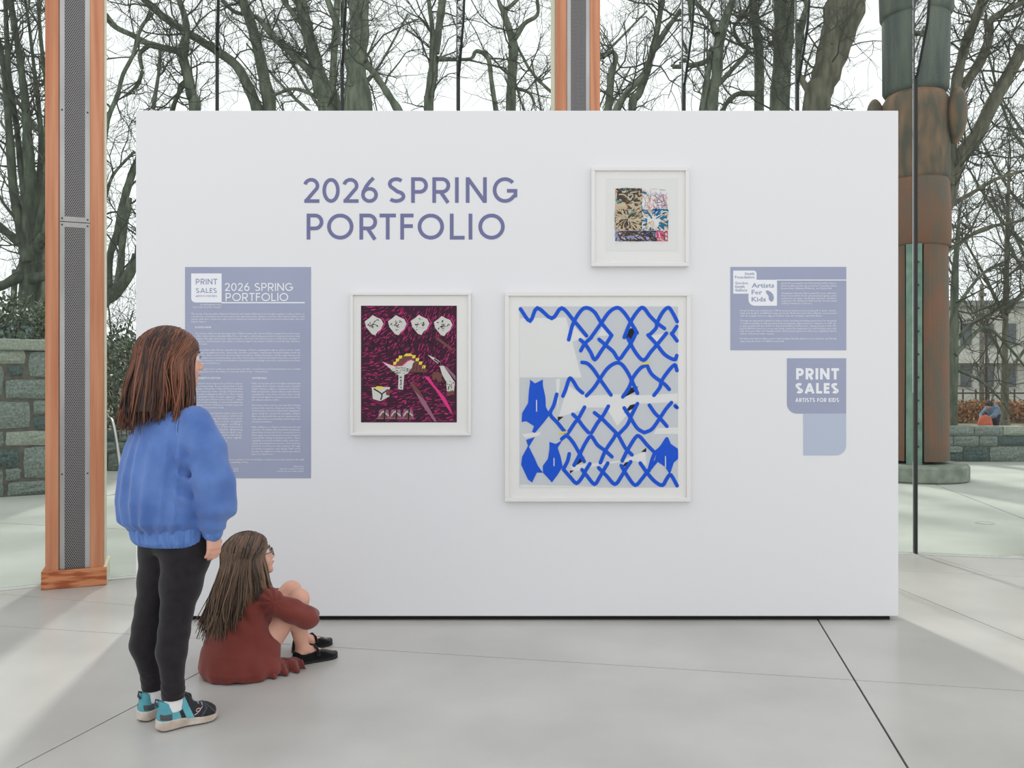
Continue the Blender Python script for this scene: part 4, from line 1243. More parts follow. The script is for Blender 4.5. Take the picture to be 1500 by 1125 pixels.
for pg in ([(160, 470), (185, 490), (225, 470), (225, 500), (238, 560), (240, 610), (262, 645), (235, 680), (185, 740), (170, 735), (180, 705), (140, 680), (118, 685), (120, 640), (150, 590), (155, 520), (160, 490)],
           [(140, 775), (185, 760), (155, 810), (180, 860), (200, 905), (225, 940), (195, 940), (170, 990), (150, 975), (115, 900), (120, 860), (150, 805)],
           [(258, 785), (290, 795), (325, 775), (300, 815), (315, 860), (325, 910), (300, 950), (270, 990), (262, 980), (225, 940), (225, 905), (250, 870), (258, 820)],
           [(850, 765), (830, 790), (805, 820), (790, 870), (810, 890), (840, 910), (865, 950), (872, 930), (885, 890), (907, 870), (907, 820), (870, 795), (858, 765)]):
    pr.poly(pg, 'blue', 3)
for l in ([(193, 575), (193, 630)], [(281, 868), (281, 905)], [(843, 858), (843, 912)]): pr.line(l, 5, 'white', 4)
for l in ([(722, 392), (760, 388)], [(308, 740), (345, 735)]): pr.line(l, 9, 'yellow', 4)
pr.done(fb)

# magenta print
fm = framed('framed print of a white bird and roses on dark magenta hatching', 512.8, 428, 689.8, 638, 4.2)
pr = Print(500, 410, 4.69)
pr.rect(140, 180, 795, 978, 'plum', 0)
rq = random.Random(2)
for k in range(1500):
    x, y = rq.uniform(146, 789), rq.uniform(186, 972)
    a = R(-35 + 22 * math.sin(x / 130) + 18 * math.cos(y / 120)) if y < 700 else R(-12 + 14 * math.sin(x / 90))
    L = rq.uniform(10, 30); w = rq.uniform(1.5, 4.5)
    x1, y1 = x + L * math.cos(a), y + L * math.sin(a)
    if x1 > 791 or not (184 < y1 < 974): continue
    pr.line([(x, y), (x1, y1)], w, rq.choice(('magenta', 'magenta', 'magenta', 'pink', 'black')), 1, cap=False)
for cx, cy in ((228, 312), (387, 312), (543, 310), (700, 318)):
    out = [(-62, -25), (-30, -48), (-8, -68), (20, -52), (50, -40), (66, -8), (48, 30), (25, 48), (10, 70), (-14, 62), (-35, 35), (-52, 15)]
    pr.line([(cx + 56, cy - 50), (cx + 74, cy - 8), (cx + 30, cy + 60)], 5, 'pink', 2)
    pr.poly([(cx + x, cy + y) for x, y in out], 'pale', 2)
    for q in range(26):
        a = rq.uniform(0, 6.28); r0 = rq.uniform(4, 40)
        p = (cx + r0 * math.cos(a), cy - 5 + r0 * 0.95 * math.sin(a))
        pr.line([p, (p[0] + rq.uniform(-18, 18), p[1] + rq.uniform(-3, 14))], rq.uniform(3, 8), rq.choice(('black', 'black', 'slate', 'pale')), 3, cap=False)
    pr.line([(cx - 36, cy + 30), (cx + 10, cy + 22), (cx + 58, cy + 2)], 7, 'pale', 4)
for l in ([(215, 415), (228, 495)], [(324, 415), (313, 482)], [(378, 405), (415, 495)], [(462, 415), (488, 480)], [(585, 402), (652, 464)], [(690, 700), (703, 730)]):
    pr.line(l, 11, 'black', 2, cap=False)
pr.poly([(645, 398), (672, 398), (768, 475), (766, 490), (690, 436)], 'brown', 2)
pr.poly([(335, 635), (362, 582), (385, 556), (420, 528), (465, 514), (510, 528), (545, 565), (585, 610), (595, 638)], 'brown', 2)
for k, (x, y) in enumerate(((372, 575), (390, 553), (410, 533), (502, 530), (526, 550), (548, 574), (570, 600))):
    pr.poly([(x - 12, y + 10), (x - 10, y - 12), (x + 14, y - 12), (x + 8, y + 8)], 'yellow', 3)
pr.poly([(430, 525), (448, 507), (482, 507), (498, 524)], 'yellow', 3)
for k in range(8): pr.line([(400 + k * 24, 630), (420 + k * 21, 560 + abs(k - 3) * 8)], 3, 'plum', 3, cap=False)
pr.line([(335, 637), (595, 637)], 4, 'plum', 3)
bird = [(288, 565), (330, 582), (375, 596), (425, 592), (462, 560), (484, 552), (507, 563), (495, 575), (488, 605), (465, 640), (430, 657), (395, 655), (362, 632), (335, 605)]
pr.poly([(x - 4, y - 6) for x, y in bird], 'pink', 2)
pr.poly(bird, 'pale', 4)
pr.poly([(398, 655), (436, 655), (428, 755), (394, 750)], 'pale', 4)
for q in range(46):
    x = rq.uniform(345, 475); y = rq.uniform(606, 645)
    pr.line([(x, y), (x + rq.uniform(4, 16), y + rq.uniform(-8, 3))], 3.5, 'black', 5, cap=False)
for q in range(16):
    y = rq.uniform(668, 745); pr.line([(402 + rq.uniform(0, 12), y), (418, y + rq.uniform(-8, 8))], 4, 'black', 5, cap=False)
pr.poly([(596, 515), (640, 535), (680, 562), (668, 576), (630, 548)], 'pale', 4)
pr.poly([(678, 592), (705, 590), (745, 650), (782, 705), (776, 765), (728, 765), (722, 700), (695, 650)], 'pale', 4)
for q in range(26):
    x, y = rq.uniform(722, 775), rq.uniform(690, 760); pr.line([(x, y), (x + rq.uniform(-8, 8), y + rq.uniform(2, 12))], 4, 'black', 5, cap=False)
pr.line([(640, 545), (672, 568), (680, 588)], 9, 'black', 5, cap=False)
pr.poly([(705, 590), (730, 600), (786, 660), (786, 690)], 'mauve', 3)
pr.poly([(634, 634), (668, 632), (694, 650), (690, 696), (665, 698), (655, 675), (640, 692), (626, 668)], 'brown', 4)
pr.poly([(728, 766), (778, 764), (780, 788), (733, 792)], 'brown', 4)
pr.poly([(574, 665), (604, 664), (640, 720), (716, 810), (752, 880), (770, 930), (722, 868), (660, 770), (622, 722)], 'pink', 3)
pr.poly([(468, 704), (492, 706), (540, 760), (578, 828), (550, 820)], 'brown', 3)
pr.poly([(505, 760), (578, 828), (660, 975), (640, 970), (560, 860)], 'mauve', 3)
pr.poly([(214, 738), (338, 736), (335, 800), (275, 832), (222, 818)], 'pale', 4)
pr.poly([(224, 748), (250, 730), (290, 732), (288, 750)], 'yellow', 5)
pr.line([(228, 748), (282, 785), (275, 825)], 9, 'black', 5, cap=False); pr.line([(325, 752), (282, 785)], 9, 'slate', 5, cap=False); pr.poly([(310, 755), (338, 750), (335, 795), (312, 790)], 'brown', 5)
for cx in (297, 378, 462):
    pr.poly([(cx - 45, 955), (cx - 28, 890), (cx + 30, 890), (cx + 40, 955)], 'mauve', 2)
    pr.poly([(cx - 30, 948), (cx - 5, 905), (cx + 30, 948)], 'brown', 3)
    pr.line([(cx - 28, 930), (cx - 5, 905), (cx + 30, 930)], 7, 'pale', 4); pr.line([(cx + 8, 890), (cx + 2, 972)], 9, 'black', 5, cap=False)
pr.done(fm)

# small collage print
fs = framed('smallest framed print, a square collage of leaf-like patterns', 866.5, 244.5, 1009.5, 390, 5.2)
pr = Print(860, 235, 6.82)
pr.rect(185, 190, 900, 912, 'white', -1)
pr.rect(275, 290, 540, 705, 'beige', 0); pr.rect(540, 290, 800, 705, 'white', 0); pr.rect(275, 710, 685, 815, 'lilac', 0); pr.rect(685, 710, 800, 815, 'rose', 0)
def scat(n, x0, y0, x1, y1, keys, w0, w1, L0, L1, ang, spread, z, ctr=None):
    for k in range(int(n * 2.2)):
        x, y = rq.uniform(x0, x1), rq.uniform(y0, y1)
        a = math.atan2(y - ctr[1], x - ctr[0]) if ctr else R(ang)
        a += rq.gauss(0, spread); L = rq.uniform(L0, L1)
        xm, ym = x + L * .5 * math.cos(a), y + L * .5 * math.sin(a)
        a += rq.gauss(0, .5)
        xe, ye = xm + L * .5 * math.cos(a), ym + L * .5 * math.sin(a)
        cl = lambda v, a_, b_: max(a_, min(b_, v))
        w = rq.uniform(w0, w1)
        pr.line([(x, y), (cl(xm, x0, x1), cl(ym, y0, y1)), (cl(xe, x0, x1), cl(ye, y0, y1))], w, rq.choice(keys), z, cap=False)
scat(34, 280, 295, 534, 430, ['teal', 'teal', 'beige'], 12, 26, 40, 100, -25, .5, 1)
scat(60, 280, 295, 534, 440, ['umber', 'umber', 'slate', 'beige'], 7, 17, 30, 80, -25, .6, 2)
scat(26, 380, 430, 534, 560, ['beige', 'umber', 'teal'], 8, 22, 40, 110, 20, .3, 3)
scat(85, 280, 500, 534, 700, ['umber', 'umber', 'umber', 'slate', 'beige'], 6, 16, 30, 90, 0, .4, 3, (400, 590))
scat(30, 280, 470, 534, 700, ['beige'], 4, 10, 40, 110, 0, .3, 4, (400, 590))
scat(42, 548, 295, 792, 560, ['lav', 'coral', 'slate', 'lilac', 'sand', 'coral'], 2.5, 5, 50, 120, 45, .7, 1)
scat(26, 548, 500, 792, 698, ['blue2', 'sea', 'sea', 'blue2'], 10, 22, 50, 130, 0, .25, 3, (650, 605))
scat(18, 548, 520, 792, 698, ['white', 'sand', 'white'], 6, 12, 40, 100, 0, .3, 4, (650, 605))
pr.line([(548, 325), (585, 340)], 20, 'blue2', 3, cap=False)
scat(24, 282, 718, 678, 808, ['slate', 'slate', 'umber'], 8, 16, 50, 120, 20, .9, 2)
scat(16, 282, 718, 678, 808, ['lilac', 'lav', 'grey'], 12, 26, 30, 60, 80, .5, 1)
scat(16, 690, 716, 794, 810, ['white', 'rose', 'coral', 'slate'], 5, 11, 30, 70, 30, .6, 2)
for l in ([(285, 832), (300, 836)], [(725, 832), (738, 838), (752, 826)]): pr.line(l, 3, 'grey', 1)
pr.done(fs)

# ------------------------------------------------------------------ figures: signed-distance modelling + surface nets
class Field:
    def __init__(s, lo, hi, h):
        s.lo, s.h = np.array(lo, float), h
        s.n = np.ceil((np.array(hi, float) - s.lo) / h).astype(int) + 1
        s.F = np.full(s.n, 0.5, dtype=np.float32)
    def axes(s, sl=None):
        return [s.lo[k] + s.h * np.arange(s.n[k]) for k in range(3)]
    def _sub(s, lo, hi, pad):
        a = np.clip(np.floor((np.array(lo) - pad - s.lo) / s.h).astype(int), 0, s.n - 1)
        b = np.clip(np.ceil((np.array(hi) + pad - s.lo) / s.h).astype(int) + 1, 1, s.n)
        sl = tuple(slice(a[k], b[k]) for k in range(3))
        g = [s.lo[k] + s.h * np.arange(a[k], b[k]) for k in range(3)]
        return sl, np.meshgrid(*g, indexing='ij')
    def _join(s, sl, d, k, cut=False):
        A = s.F[sl]
        if cut:
            d = -d
            hh = np.clip(0.5 - 0.5 * (A - d) / k, 0, 1)
            s.F[sl] = A * (1 - hh) + d * hh + k * hh * (1 - hh)
        else:
            hh = np.clip(0.5 + 0.5 * (A - d) / k, 0, 1)
            s.F[sl] = A * (1 - hh) + d * hh - k * hh * (1 - hh)
    def ell(s, c, r, k=0.015, rot=0.0, tilt=0.0, cut=False):
        """ellipsoid; tilt pitches it about y, rot turns it about z"""
        m = max(r) + k + 3 * s.h
        sl, (X, Y, Z) = s._sub(np.array(c) - m, np.array(c) + m, 0)
        X, Y, Z = X - c[0], Y - c[1], Z - c[2]
        if rot:
            cr, sr = math.cos(rot), math.sin(rot); X, Y = X * cr + Y * sr, -X * sr + Y * cr
        if tilt:
            cr, sr = math.cos(tilt), math.sin(tilt); X, Z = X * cr - Z * sr, X * sr + Z * cr
        q = np.sqrt((X / r[0]) ** 2 + (Y / r[1]) ** 2 + (Z / r[2]) ** 2)
        q2 = np.sqrt((X / r[0] ** 2) ** 2 + (Y / r[1] ** 2) ** 2 + (Z / r[2] ** 2) ** 2) + 1e-9
        s._join(sl, q * (q - 1) / q2, k, cut)
        return s
    def cone(s, a, b, ra, rb, k=0.012, flat=None, cut=False):
        a, b = np.array(a, float), np.array(b, float)
        m = max(ra, rb) + k + 3 * s.h
        sl, (X, Y, Z) = s._sub(np.minimum(a, b), np.maximum(a, b), m)
        d = b - a; L2 = d.dot(d) + 1e-12
        t = np.clip(((X - a[0]) * d[0] + (Y - a[1]) * d[1] + (Z - a[2]) * d[2]) / L2, 0, 1)
        D = np.sqrt((X - a[0] - d[0] * t) ** 2 + (Y - a[1] - d[1] * t) ** 2 + (Z - a[2] - d[2] * t) ** 2)
        s._join(sl, D - (ra + (rb - ra) * t), k, cut)
        return s
    def chain(s, pts, rads, k=0.012):
        for i in range(len(pts) - 1):
            s.cone(pts[i], pts[i + 1], rads[i], rads[i + 1], k)
        return s
    def loft(s, rows, k=0.015, cut=False):
        """rows: (z, cx, cy, rx, ry) elliptical sections"""
        r = np.array(rows, float)
        lo = (np.min(r[:, 1] - r[:, 3]), np.min(r[:, 2] - r[:, 4]), r[0, 0]); hi = (np.max(r[:, 1] + r[:, 3]), np.max(r[:, 2] + r[:, 4]), r[-1, 0])
        sl, (X, Y, Z) = s._sub(lo, hi, k + 3 * s.h)
        z1 = Z[0, 0, :]
        f = [np.interp(z1, r[:, 0], r[:, j])[None, None, :] for j in range(1, 5)]
        q = np.sqrt(((X - f[0]) / f[2]) ** 2 + ((Y - f[1]) / f[3]) ** 2)
        d = (q - 1) * np.minimum(f[2], f[3])
        d = np.maximum(d, np.maximum(r[0, 0] - Z, Z - r[-1, 0]))
        s._join(sl, d, k, cut)
        return s
    def warp(s, fn):
        g = np.meshgrid(*s.axes(), indexing='ij')
        s.F += fn(*g).astype(np.float32)
        return s
    def mesh(s):
        F = s.F; n = s.n
        ins = F < 0
        c = np.zeros(n - 1, dtype=np.int8)
        offs = [(i, j, k) for i in (0, 1) for j in (0, 1) for k in (0, 1)]
        def view(A, o): return A[o[0]:o[0] + n[0] - 1, o[1]:o[1] + n[1] - 1, o[2]:o[2] + n[2] - 1]
        for o in offs: c += view(ins, o)
        act = (c > 0) & (c < 8)
        idx = np.full(n - 1, -1, dtype=np.int64)
        cells = np.argwhere(act); idx[act] = np.arange(len(cells))
        acc = np.zeros((len(cells), 3)); cnt = np.zeros(len(cells))
        for ax in range(3):
            e = [0, 0, 0]; e[ax] = 1
            for o in offs:
                if o[ax]: continue
                p = tuple((cells + o).T); q = tuple((cells + np.add(o, e)).T)
                fa_, fb_ = F[p].astype(float), F[q].astype(float)
                x = (fa_ < 0) != (fb_ < 0)
                t = np.where(x, fa_ / (fa_ - fb_ + 1e-12), 0)
                pos = np.array(o, float)[None, :] + t[:, None] * np.array(e)[None, :]
                acc[x] += pos[x]; cnt[x] += 1
        V = s.lo + s.h * (cells + acc / cnt[:, None])
        Q = []
        for ax in range(3):
            u, v = (ax + 1) % 3, (ax + 2) % 3
            A = [slice(None)] * 3; Bq = [slice(None)] * 3
            A[ax] = slice(0, n[ax] - 1); Bq[ax] = slice(1, n[ax])
            x = ins[tuple(A)] != ins[tuple(Bq)]
            ed = np.argwhere(x)
            ok = (ed[:, u] > 0) & (ed[:, v] > 0) & (ed[:, u] < n[u] - 1) & (ed[:, v] < n[v] - 1)
            ed = ed[ok]
            flip = ~ins[tuple(ed.T)]
            def cell(du, dv):
                q = ed.copy(); q[:, u] -= du; q[:, v] -= dv
                return idx[tuple(q.T)]
            quad = np.stack([cell(1, 1), cell(0, 1), cell(0, 0), cell(1, 0)], axis=1)
            quad[flip] = quad[flip][:, ::-1]
            Q.append(quad)
        return V, np.vstack(Q)
    def obj(s, name, m, parent, **kw):
        V, Q = s.mesh()
        # two rounds of gentle smoothing
        for _ in range(2):
            S = np.zeros_like(V); C = np.zeros(len(V))
            for a, b in ((0, 1), (1, 2), (2, 3), (3, 0)):
                np.add.at(S, Q[:, a], V[Q[:, b]]); np.add.at(C, Q[:, a], 1)
                np.add.at(S, Q[:, b], V[Q[:, a]]); np.add.at(C, Q[:, b], 1)
            V = V * 0.5 + 0.5 * S / C[:, None]
        return link(name, fast_mesh(name, V, Q, smooth=True), m, parent, **kw)

def cut_plane(F, fn):
    g = np.meshgrid(*F.axes(), indexing='ij')
    F.F = np.maximum(F.F, fn(*g).astype(np.float32))

M['skin'] = mat('skin', (214, 160, 138), 0.5, (222, 172, 150), 12, spec=0.35)
M['skin'].node_tree.nodes['Principled BSDF'].inputs['Subsurface Weight'].default_value = 0.12
M['skin'].node_tree.nodes['Principled BSDF'].inputs['Subsurface Radius'].default_value = (0.02, 0.008, 0.004)
M['eye_white'] = mat('eye_white', (226, 222, 218), 0.2)
M['eye_dark'] = mat('dark_iris', (44, 30, 24), 0.15)
M['lip'] = mat('lips', (190, 112, 104), 0.45)
M['brow'] = mat('eyebrow_hair', (62, 42, 32), 0.8)
M['blue_knit'] = mat('washed_blue_fleece', (70, 100, 164), 0.9, (104, 136, 196), 7, bump=0.12, bscale=260, detail=5, spec=0.15, sheen=0.25, lo=0.3, hi=0.75)
M['blue_rib'] = mat('blue_ribbing', (84, 116, 180), 0.9, (104, 138, 200), 60, stretch=(1, 1, 0.05), bump=0.3, spec=0.15)
M['seam'] = mat('pale_blue_seam', (126, 156, 208), 0.9)
M['legging'] = mat('black_leggings', (30, 27, 30), 0.8, (38, 34, 37), 30, spec=0.2, sheen=0.15)
M['sock'] = mat('white_sock', (226, 224, 224), 0.9)
M['sole'] = mat('scuffed_white_sole', (206, 196, 186), 0.7, (168, 148, 130), 16, detail=6, lo=0.45, hi=0.75)
M['shoe_black'] = mat('black_knit_upper', (28, 30, 33), 0.8, (40, 42, 46), 60, bump=0.2)
M['shoe_grey'] = mat('dark_grey_overlay', (66, 72, 78), 0.6)
M['shoe_teal'] = mat('teal_upper', (62, 140, 156), 0.6, (92, 166, 176), 10)
M['shoe_lace'] = mat('grey_lilac_lace', (150, 150, 166), 0.8)
M['shoe_mark'] = mat('pink_grey_mark', (196, 164, 164), 0.6)
M['outsole'] = mat('black_outsole', (22, 22, 22), 0.8)
M['rust'] = mat('rust_jersey', (112, 50, 43), 0.85, (128, 62, 54), 5, spec=0.2, sheen=0.2, bump=0.05, bscale=200)
M['velvet'] = mat('black_velvet', (10, 10, 12), 0.9, sheen=0.3, spec=0.15)
M['glasses'] = mat('dark_glasses_frame', (50, 48, 52), 0.3)

def hair_mat(name, dark, light):
    m = bpy.data.materials.new(name); m.use_nodes = True
    nt = m.node_tree; b = nt.nodes['Principled BSDF']
    b.inputs['Roughness'].default_value = 0.33
    b.inputs['Specular IOR Level'].default_value = 0.45
    at = nt.nodes.new('ShaderNodeAttribute'); at.attribute_name = 'tone'
    rp = nt.nodes.new('ShaderNodeValToRGB')
    rp.color_ramp.elements[0].color = lin(dark); rp.color_ramp.elements[1].color = lin(light)
    nt.links.new(at.outputs['Fac'], rp.inputs['Fac']); nt.links.new(rp.outputs['Color'], b.inputs['Base Color'])
    return m
M['hair_auburn'] = hair_mat('auburn_brown_hair', (40, 22, 16), (150, 90, 60))
M['hair_brown'] = hair_mat('brown_hair', (56, 41, 31), (142, 110, 84))
M['hair_base_a'] = mat('auburn_hair_mass', (46, 27, 21), 0.6)
M['hair_base_b'] = mat('brown_hair_mass', (54, 40, 31), 0.6)

def strands(P, r0, r1, name, m, parent, rs, sides=4, tone=None):
    N, K, _ = P.shape
    rr = np.linspace(1, 0, K)[None, :] ** 0.6 * (r0 - r1) + r1
    rr = rr * rs.uniform(0.7, 1.25, (N, 1))
    rr[:, 0] *= 0.5
    V, Q = tube_arrays(P, rr, sides)
    me = fast_mesh(name, V, Q, smooth=True)
    tone = np.repeat(tone, K * sides).astype(np.float32)
    at = me.attributes.new('tone', 'FLOAT', 'POINT'); at.data.foreach_set('value', tone)
    return link(name, me, m, parent, kind='stuff')

def smoothstep(a, b, x):
    t = np.clip((x - a) / (b - a), 0, 1); return t * t * (3 - 2 * t)

def head_sdf(F, c, s=1.0, rot=0.0, tilt=0.0):
    """head with face looking along +x (turned by rot, chin lifted by tilt); c = centre, s = half height / 0.1"""
    cr, sr, ct, st_ = math.cos(rot), math.sin(rot), math.cos(tilt), math.sin(tilt)
    def T(x, y, z):
        x, z = x * ct - z * st_, x * st_ + z * ct
        return (c[0] + s * (x * cr - y * sr), c[1] + s * (x * sr + y * cr), c[2] + s * z)
    E = lambda p, r, k=0.012, cut=False: F.ell(T(*p), tuple(s * q for q in r), k * s, rot, -tilt, cut)
    E((-.012, 0, .022), (.093, .074, .080))
    E((.022, 0, -.022), (.066, .060, .066), .02)
    E((.045, 0, -.066), (.036, .034, .030), .02)
    E((.074, 0, -.083), (.013, .015, .012), .015)       # chin
    for q in (-1, 1):
        E((.052, q * .036, -.028), (.026, .022, .026), .015)   # cheek
        E((.078, q * .029, .006), (.014, .016, .011), .008, True)   # socket
        E((-.008, q * .073, -.008), (.017, .008, .028), .005)     # ear
    E((.072, 0, .028), (.016, .042, .012), .014)        # brow ridge
    F.cone(T(.079, 0, .010), T(.099, 0, -.024), .007 * s, .0095 * s, .008 * s)   # nose
    for q in (-1, 1): E((.090, q * .009, -.029), (.009, .007, .006), .005)
    E((.083, 0, -.047), (.010, .019, .006), .006); E((.081, 0, -.057), (.010, .017, .006), .006)   # lips
    return T

def eyes(T, s, parent):
    for q in (-1, 1):
        for nm, mm, p, r in (('eyeball', 'eye_white', (.074, q * .029, .005), .0115), ('iris', 'eye_dark', (.0805, q * .0295, .005), .0062)):
            F = Field(np.array(T(*p)) - .018, np.array(T(*p)) + .018, .0016); F.ell(T(*p), (r * s,) * 3, .002); F.obj(nm, M[mm], parent)
        mb = MB(); mb.tube([T(.086, q * .012, .024), T(.086, q * .028, .029), T(.074, q * .044, .023)], [.0018, .0026, .0012], 6); mb.obj('eyebrow', M['brow'], parent)
        mb = MB(); mb.tube([T(.089, q * .017, .0085), T(.090, q * .029, .0125), T(.082, q * .042, .0075)], [.0010, .0018, .0010], 6); mb.obj('eyelashes', M['brow'], parent)
    mb = MB(); mb.tube([T(.086, -.017, -.0515), T(.0935, 0, -.0505), T(.086, .017, -.0515)], [.0016, .0035, .0016], 6); mb.obj('mouth', M['lip'], parent)

def hand_sdf(F, wrist, palm, side_, curl=0.35, s=1.0, fwd=(1, 0, 0), k=.006):
    """hanging hand: wrist -> palm end; fingers below; thumb toward fwd; side_ = palm-normal (toward the body)"""
    w, p = np.array(wrist, float), np.array(palm, float); f = np.array(fwd, float); n = np.array(side_, float)
    d = (p - w) / np.linalg.norm(p - w)
    for q in (-.018, -.006, .006, .018):
        F.cone(w + f * q * .6 * s, p + f * q * s, .013 * s, .0105 * s, k)
    for q, L in ((-.021, .040), (-.007, .050), (.007, .054), (.021, .048)):
        a = p + f * q * s
        b = a + (d * math.cos(curl) + n * math.sin(curl)) * L * .45 * s
        c_ = b + (d * math.cos(curl * 2.4) + n * math.sin(curl * 2.4)) * L * .35 * s
        e = c_ + (d * math.cos(curl * 3.6) + n * math.sin(curl * 3.6)) * L * .25 * s
        F.chain([a, b, c_, e], [.0078 * s, .0072 * s, .0066 * s, .0055 * s], .0025)
    a = w + d * .014 * s + f * .018 * s
    b = a + (d * .7 + f * .6 + n * .35) * .026 * s; c_ = b + (d * .95 + f * .12 + n * .4) * .024 * s
    F.chain([a, b, c_], [.010 * s, .0082 * s, .0064 * s], .005)

# ================= standing girl
g1 = thing('person', 'standing person in blue sweatshirt, black leggings and teal sneakers, seen from behind', 'person', (-1.16, 2.86, 0), R(55))
HR = R(-17)
B = Field((-.22, -.28, .01), (.22, .28, 1.34), .004)
for q, kx, ax, ky in ((1, -.045, -.05, .05), (-1, -.035, -.058, -.072)):
    ank = (ax, ky if q > 0 else -.08, .085)
    B.chain([(0, q * .062, .60), (kx, q * .064, .37), (kx - .02, q * .068, .27), ank], [.060, .042, .038, .026], .015)
    fa_ = R(2 if q > 0 else -15)
    B.chain([ank, (ax + .03 * math.cos(fa_), ank[1] + .03 * math.sin(fa_), .050), (ax + .10 * math.cos(fa_), ank[1] + .10 * math.sin(fa_), .030)], [.026, .022, .013], .012)
    B.chain([(0, q * .12, 1.03), (.018, q * .17, .83), (.022, q * .182, .64)], [.036, .030, .020], .015)
B.loft([(.60, 0, 0, .05, .07), (.66, 0, 0, .08, .11), (.78, 0, 0, .075, .095), (.93, 0, 0, .08, .105), (1.02, 0, 0, .065, .11), (1.06, 0, 0, .04, .05)], .03)
B.cone((-.025, 0, 1.03), (-.015, 0, 1.15), .042, .040, .02)
T1 = head_sdf(B, (-.012, 0, 1.222), 1.0, HR)
hand_sdf(B, (.022, -.182, .640), (.026, -.184, .596), (-.3, .95, 0), .24, .95)
hand_sdf(B, (.022, .182, .640), (.026, .184, .596), (-.3, -.95, 0), .24, .95)
body1 = B.obj('body', M['skin'], g1)
eyes(T1, 1.0, g1)
# leggings
Lg = Field((-.16, -.17, .06), (.14, .17, .72), .004)
for q, kx, ax, ky in ((1, -.045, -.05, .05), (-1, -.035, -.058, -.08)):
    Lg.chain([(.004, q * .066, .66), (.0, q * .066, .56), (-.02, q * .066, .46), (kx, q * .066, .375), (kx - .012, q * .069, .31), (kx - .022, q * .07, .25), (ax, ky * 1.0, .125), (ax, ky, .085)],
             [.088, .079, .066, .050, .048, .047, .033, .034], .02)
Lg.loft([(.57, 0, 0, .075, .10), (.61, 0, 0, .095, .125), (.70, 0, 0, .09, .12)], .03)
Lg.warp(lambda X, Y, Z: .0016 * np.sin(Z * 260 + 9 * X + 6 * np.sin(Y * 40)) * smoothstep(.20, .11, Z))
cut_plane(Lg, lambda X, Y, Z: .094 - Z)
Lg.obj('leggings', M['legging'], g1)
# sweatshirt
S = Field((-.25, -.30, .58), (.24, .30, 1.14), .0045)
S.loft([(.655, -.015, 0, .125, .150), (.68, -.018, 0, .150, .160), (.75, -.020, 0, .157, .160), (.84, -.018, 0, .150, .152), (.93, -.013, 0, .136, .146), (1.00, -.010, 0, .114, .138), (1.045, -.014, 0, .088, .108), (1.085, -.018, 0, .062, .070)], .03)
for q in (-1, 1):
    S.chain([(-.005, q * .118, 1.008), (.012, q * .160, .92), (.026, q * .184, .82), (.030, q * .188, .73), (.024, q * .183, .672)], [.060, .064, .067, .063, .044], .009)
def folds(X, Y, Z):
    a = np.arctan2(Y, X + .015)
    body_ = smoothstep(.175, .13, np.abs(Y))
    vz = smoothstep(1.04, .86, Z) * smoothstep(.60, .69, Z)
    f = 0
    for a0, w_, amp, lean in ((3.0, .10, .011, .25), (2.62, .09, .009, -.2), (-2.95, .08, .010, .1), (-2.62, .09, .012, .35), (-2.30, .07, .011, .5), (-2.05, .06, .009, .6), (2.2, .1, .009, 0), (1.5, .1, .007, 0), (.3, .12, .008, 0), (-.5, .1, .008, 0)):
        da = (a - a0 - lean * (Z - .8) + np.pi) % (2 * np.pi) - np.pi
        f = f - amp * np.exp(-(da / w_) ** 2)
    f = f * vz * body_ + .004 * np.sin(a * 7 + 1.5 * np.sin(Z * 6)) * vz
    f = f + .0035 * np.sin(a * 22 + 2 * np.sin(Z * 9 + 1)) * smoothstep(.74, .665, Z) * body_
    arm = smoothstep(.13, .17, np.abs(Y))
    f = f + arm * .0045 * np.sin(Z * 26 + X * 60 + 1.5 * np.sin(Z * 14)) * smoothstep(1.0, .86, Z)
    f = f + arm * .003 * np.sin(Z * 120 + X * 20) * smoothstep(.76, .69, Z)
    seam = np.exp(-((np.abs(Y) - .112 - (1.03 - Z) * .10) ** 2) / .00004) * smoothstep(1.06, 1.02, Z) * smoothstep(.80, .86, Z)
    f = f + .008 * seam
    under = np.exp(-((np.abs(Y) - .135) / .018) ** 2) * smoothstep(.90, .84, Z) * smoothstep(.68, .74, Z)
    crease = np.exp(-((np.abs(Y) - .150) / .02) ** 2) * smoothstep(.95, .88, Z) * smoothstep(.70, .76, Z)
    return f + .008 * under + .006 * crease * np.sin(Z * 95 + X * 70)
S.warp(folds)
swe = S.obj('sweatshirt', M['blue_knit'], g1)
def rib(name, lo, hi, fn):
    F = Field(lo, hi, .004); fn(F)
    F.obj(name, M['blue_rib'], swe)
rib('hem_band', (-.2, -.24, .57), (.2, .24, .69), lambda F: F.loft([(.598, -.010, 0, .110, .142), (.612, -.012, 0, .120, .150), (.645, -.014, 0, .125, .155), (.664, -.015, 0, .122, .154)], .01).warp(lambda X, Y, Z: .0012 * np.sin(np.arctan2(Y, X + .012) * 70)))
for q in (-1, 1):
    rib('cuff', (-.06, q * .18 - .08, .58), (.10, q * .18 + .08, .72), lambda F: F.cone((.022, q * .182, .672), (.022, q * .182, .646), .036, .033, .01))
rib('collar', (-.12, -.12, 1.03), (.10, .12, 1.13), lambda F: F.loft([(1.065, -.02, 0, .064, .072), (1.098, -.022, 0, .055, .060)], .008))
# stitched armhole seam following the sleeve joint at the back
for q in (-1, 1):
    mb = MB()
    pts_ = []
    for i in range(13):
        z = 1.045 - .17 * i / 12
        y = q * (.112 + (1.03 - z) * .12); x = -.012 - .058 * math.sin(math.pi * min(1, (i + 2.5) / 13.5))
        pts_.append((x, y, z))
    mb.tube(pts_, .0016, 5)
    mb.obj('armhole_seam', M['seam'], swe)
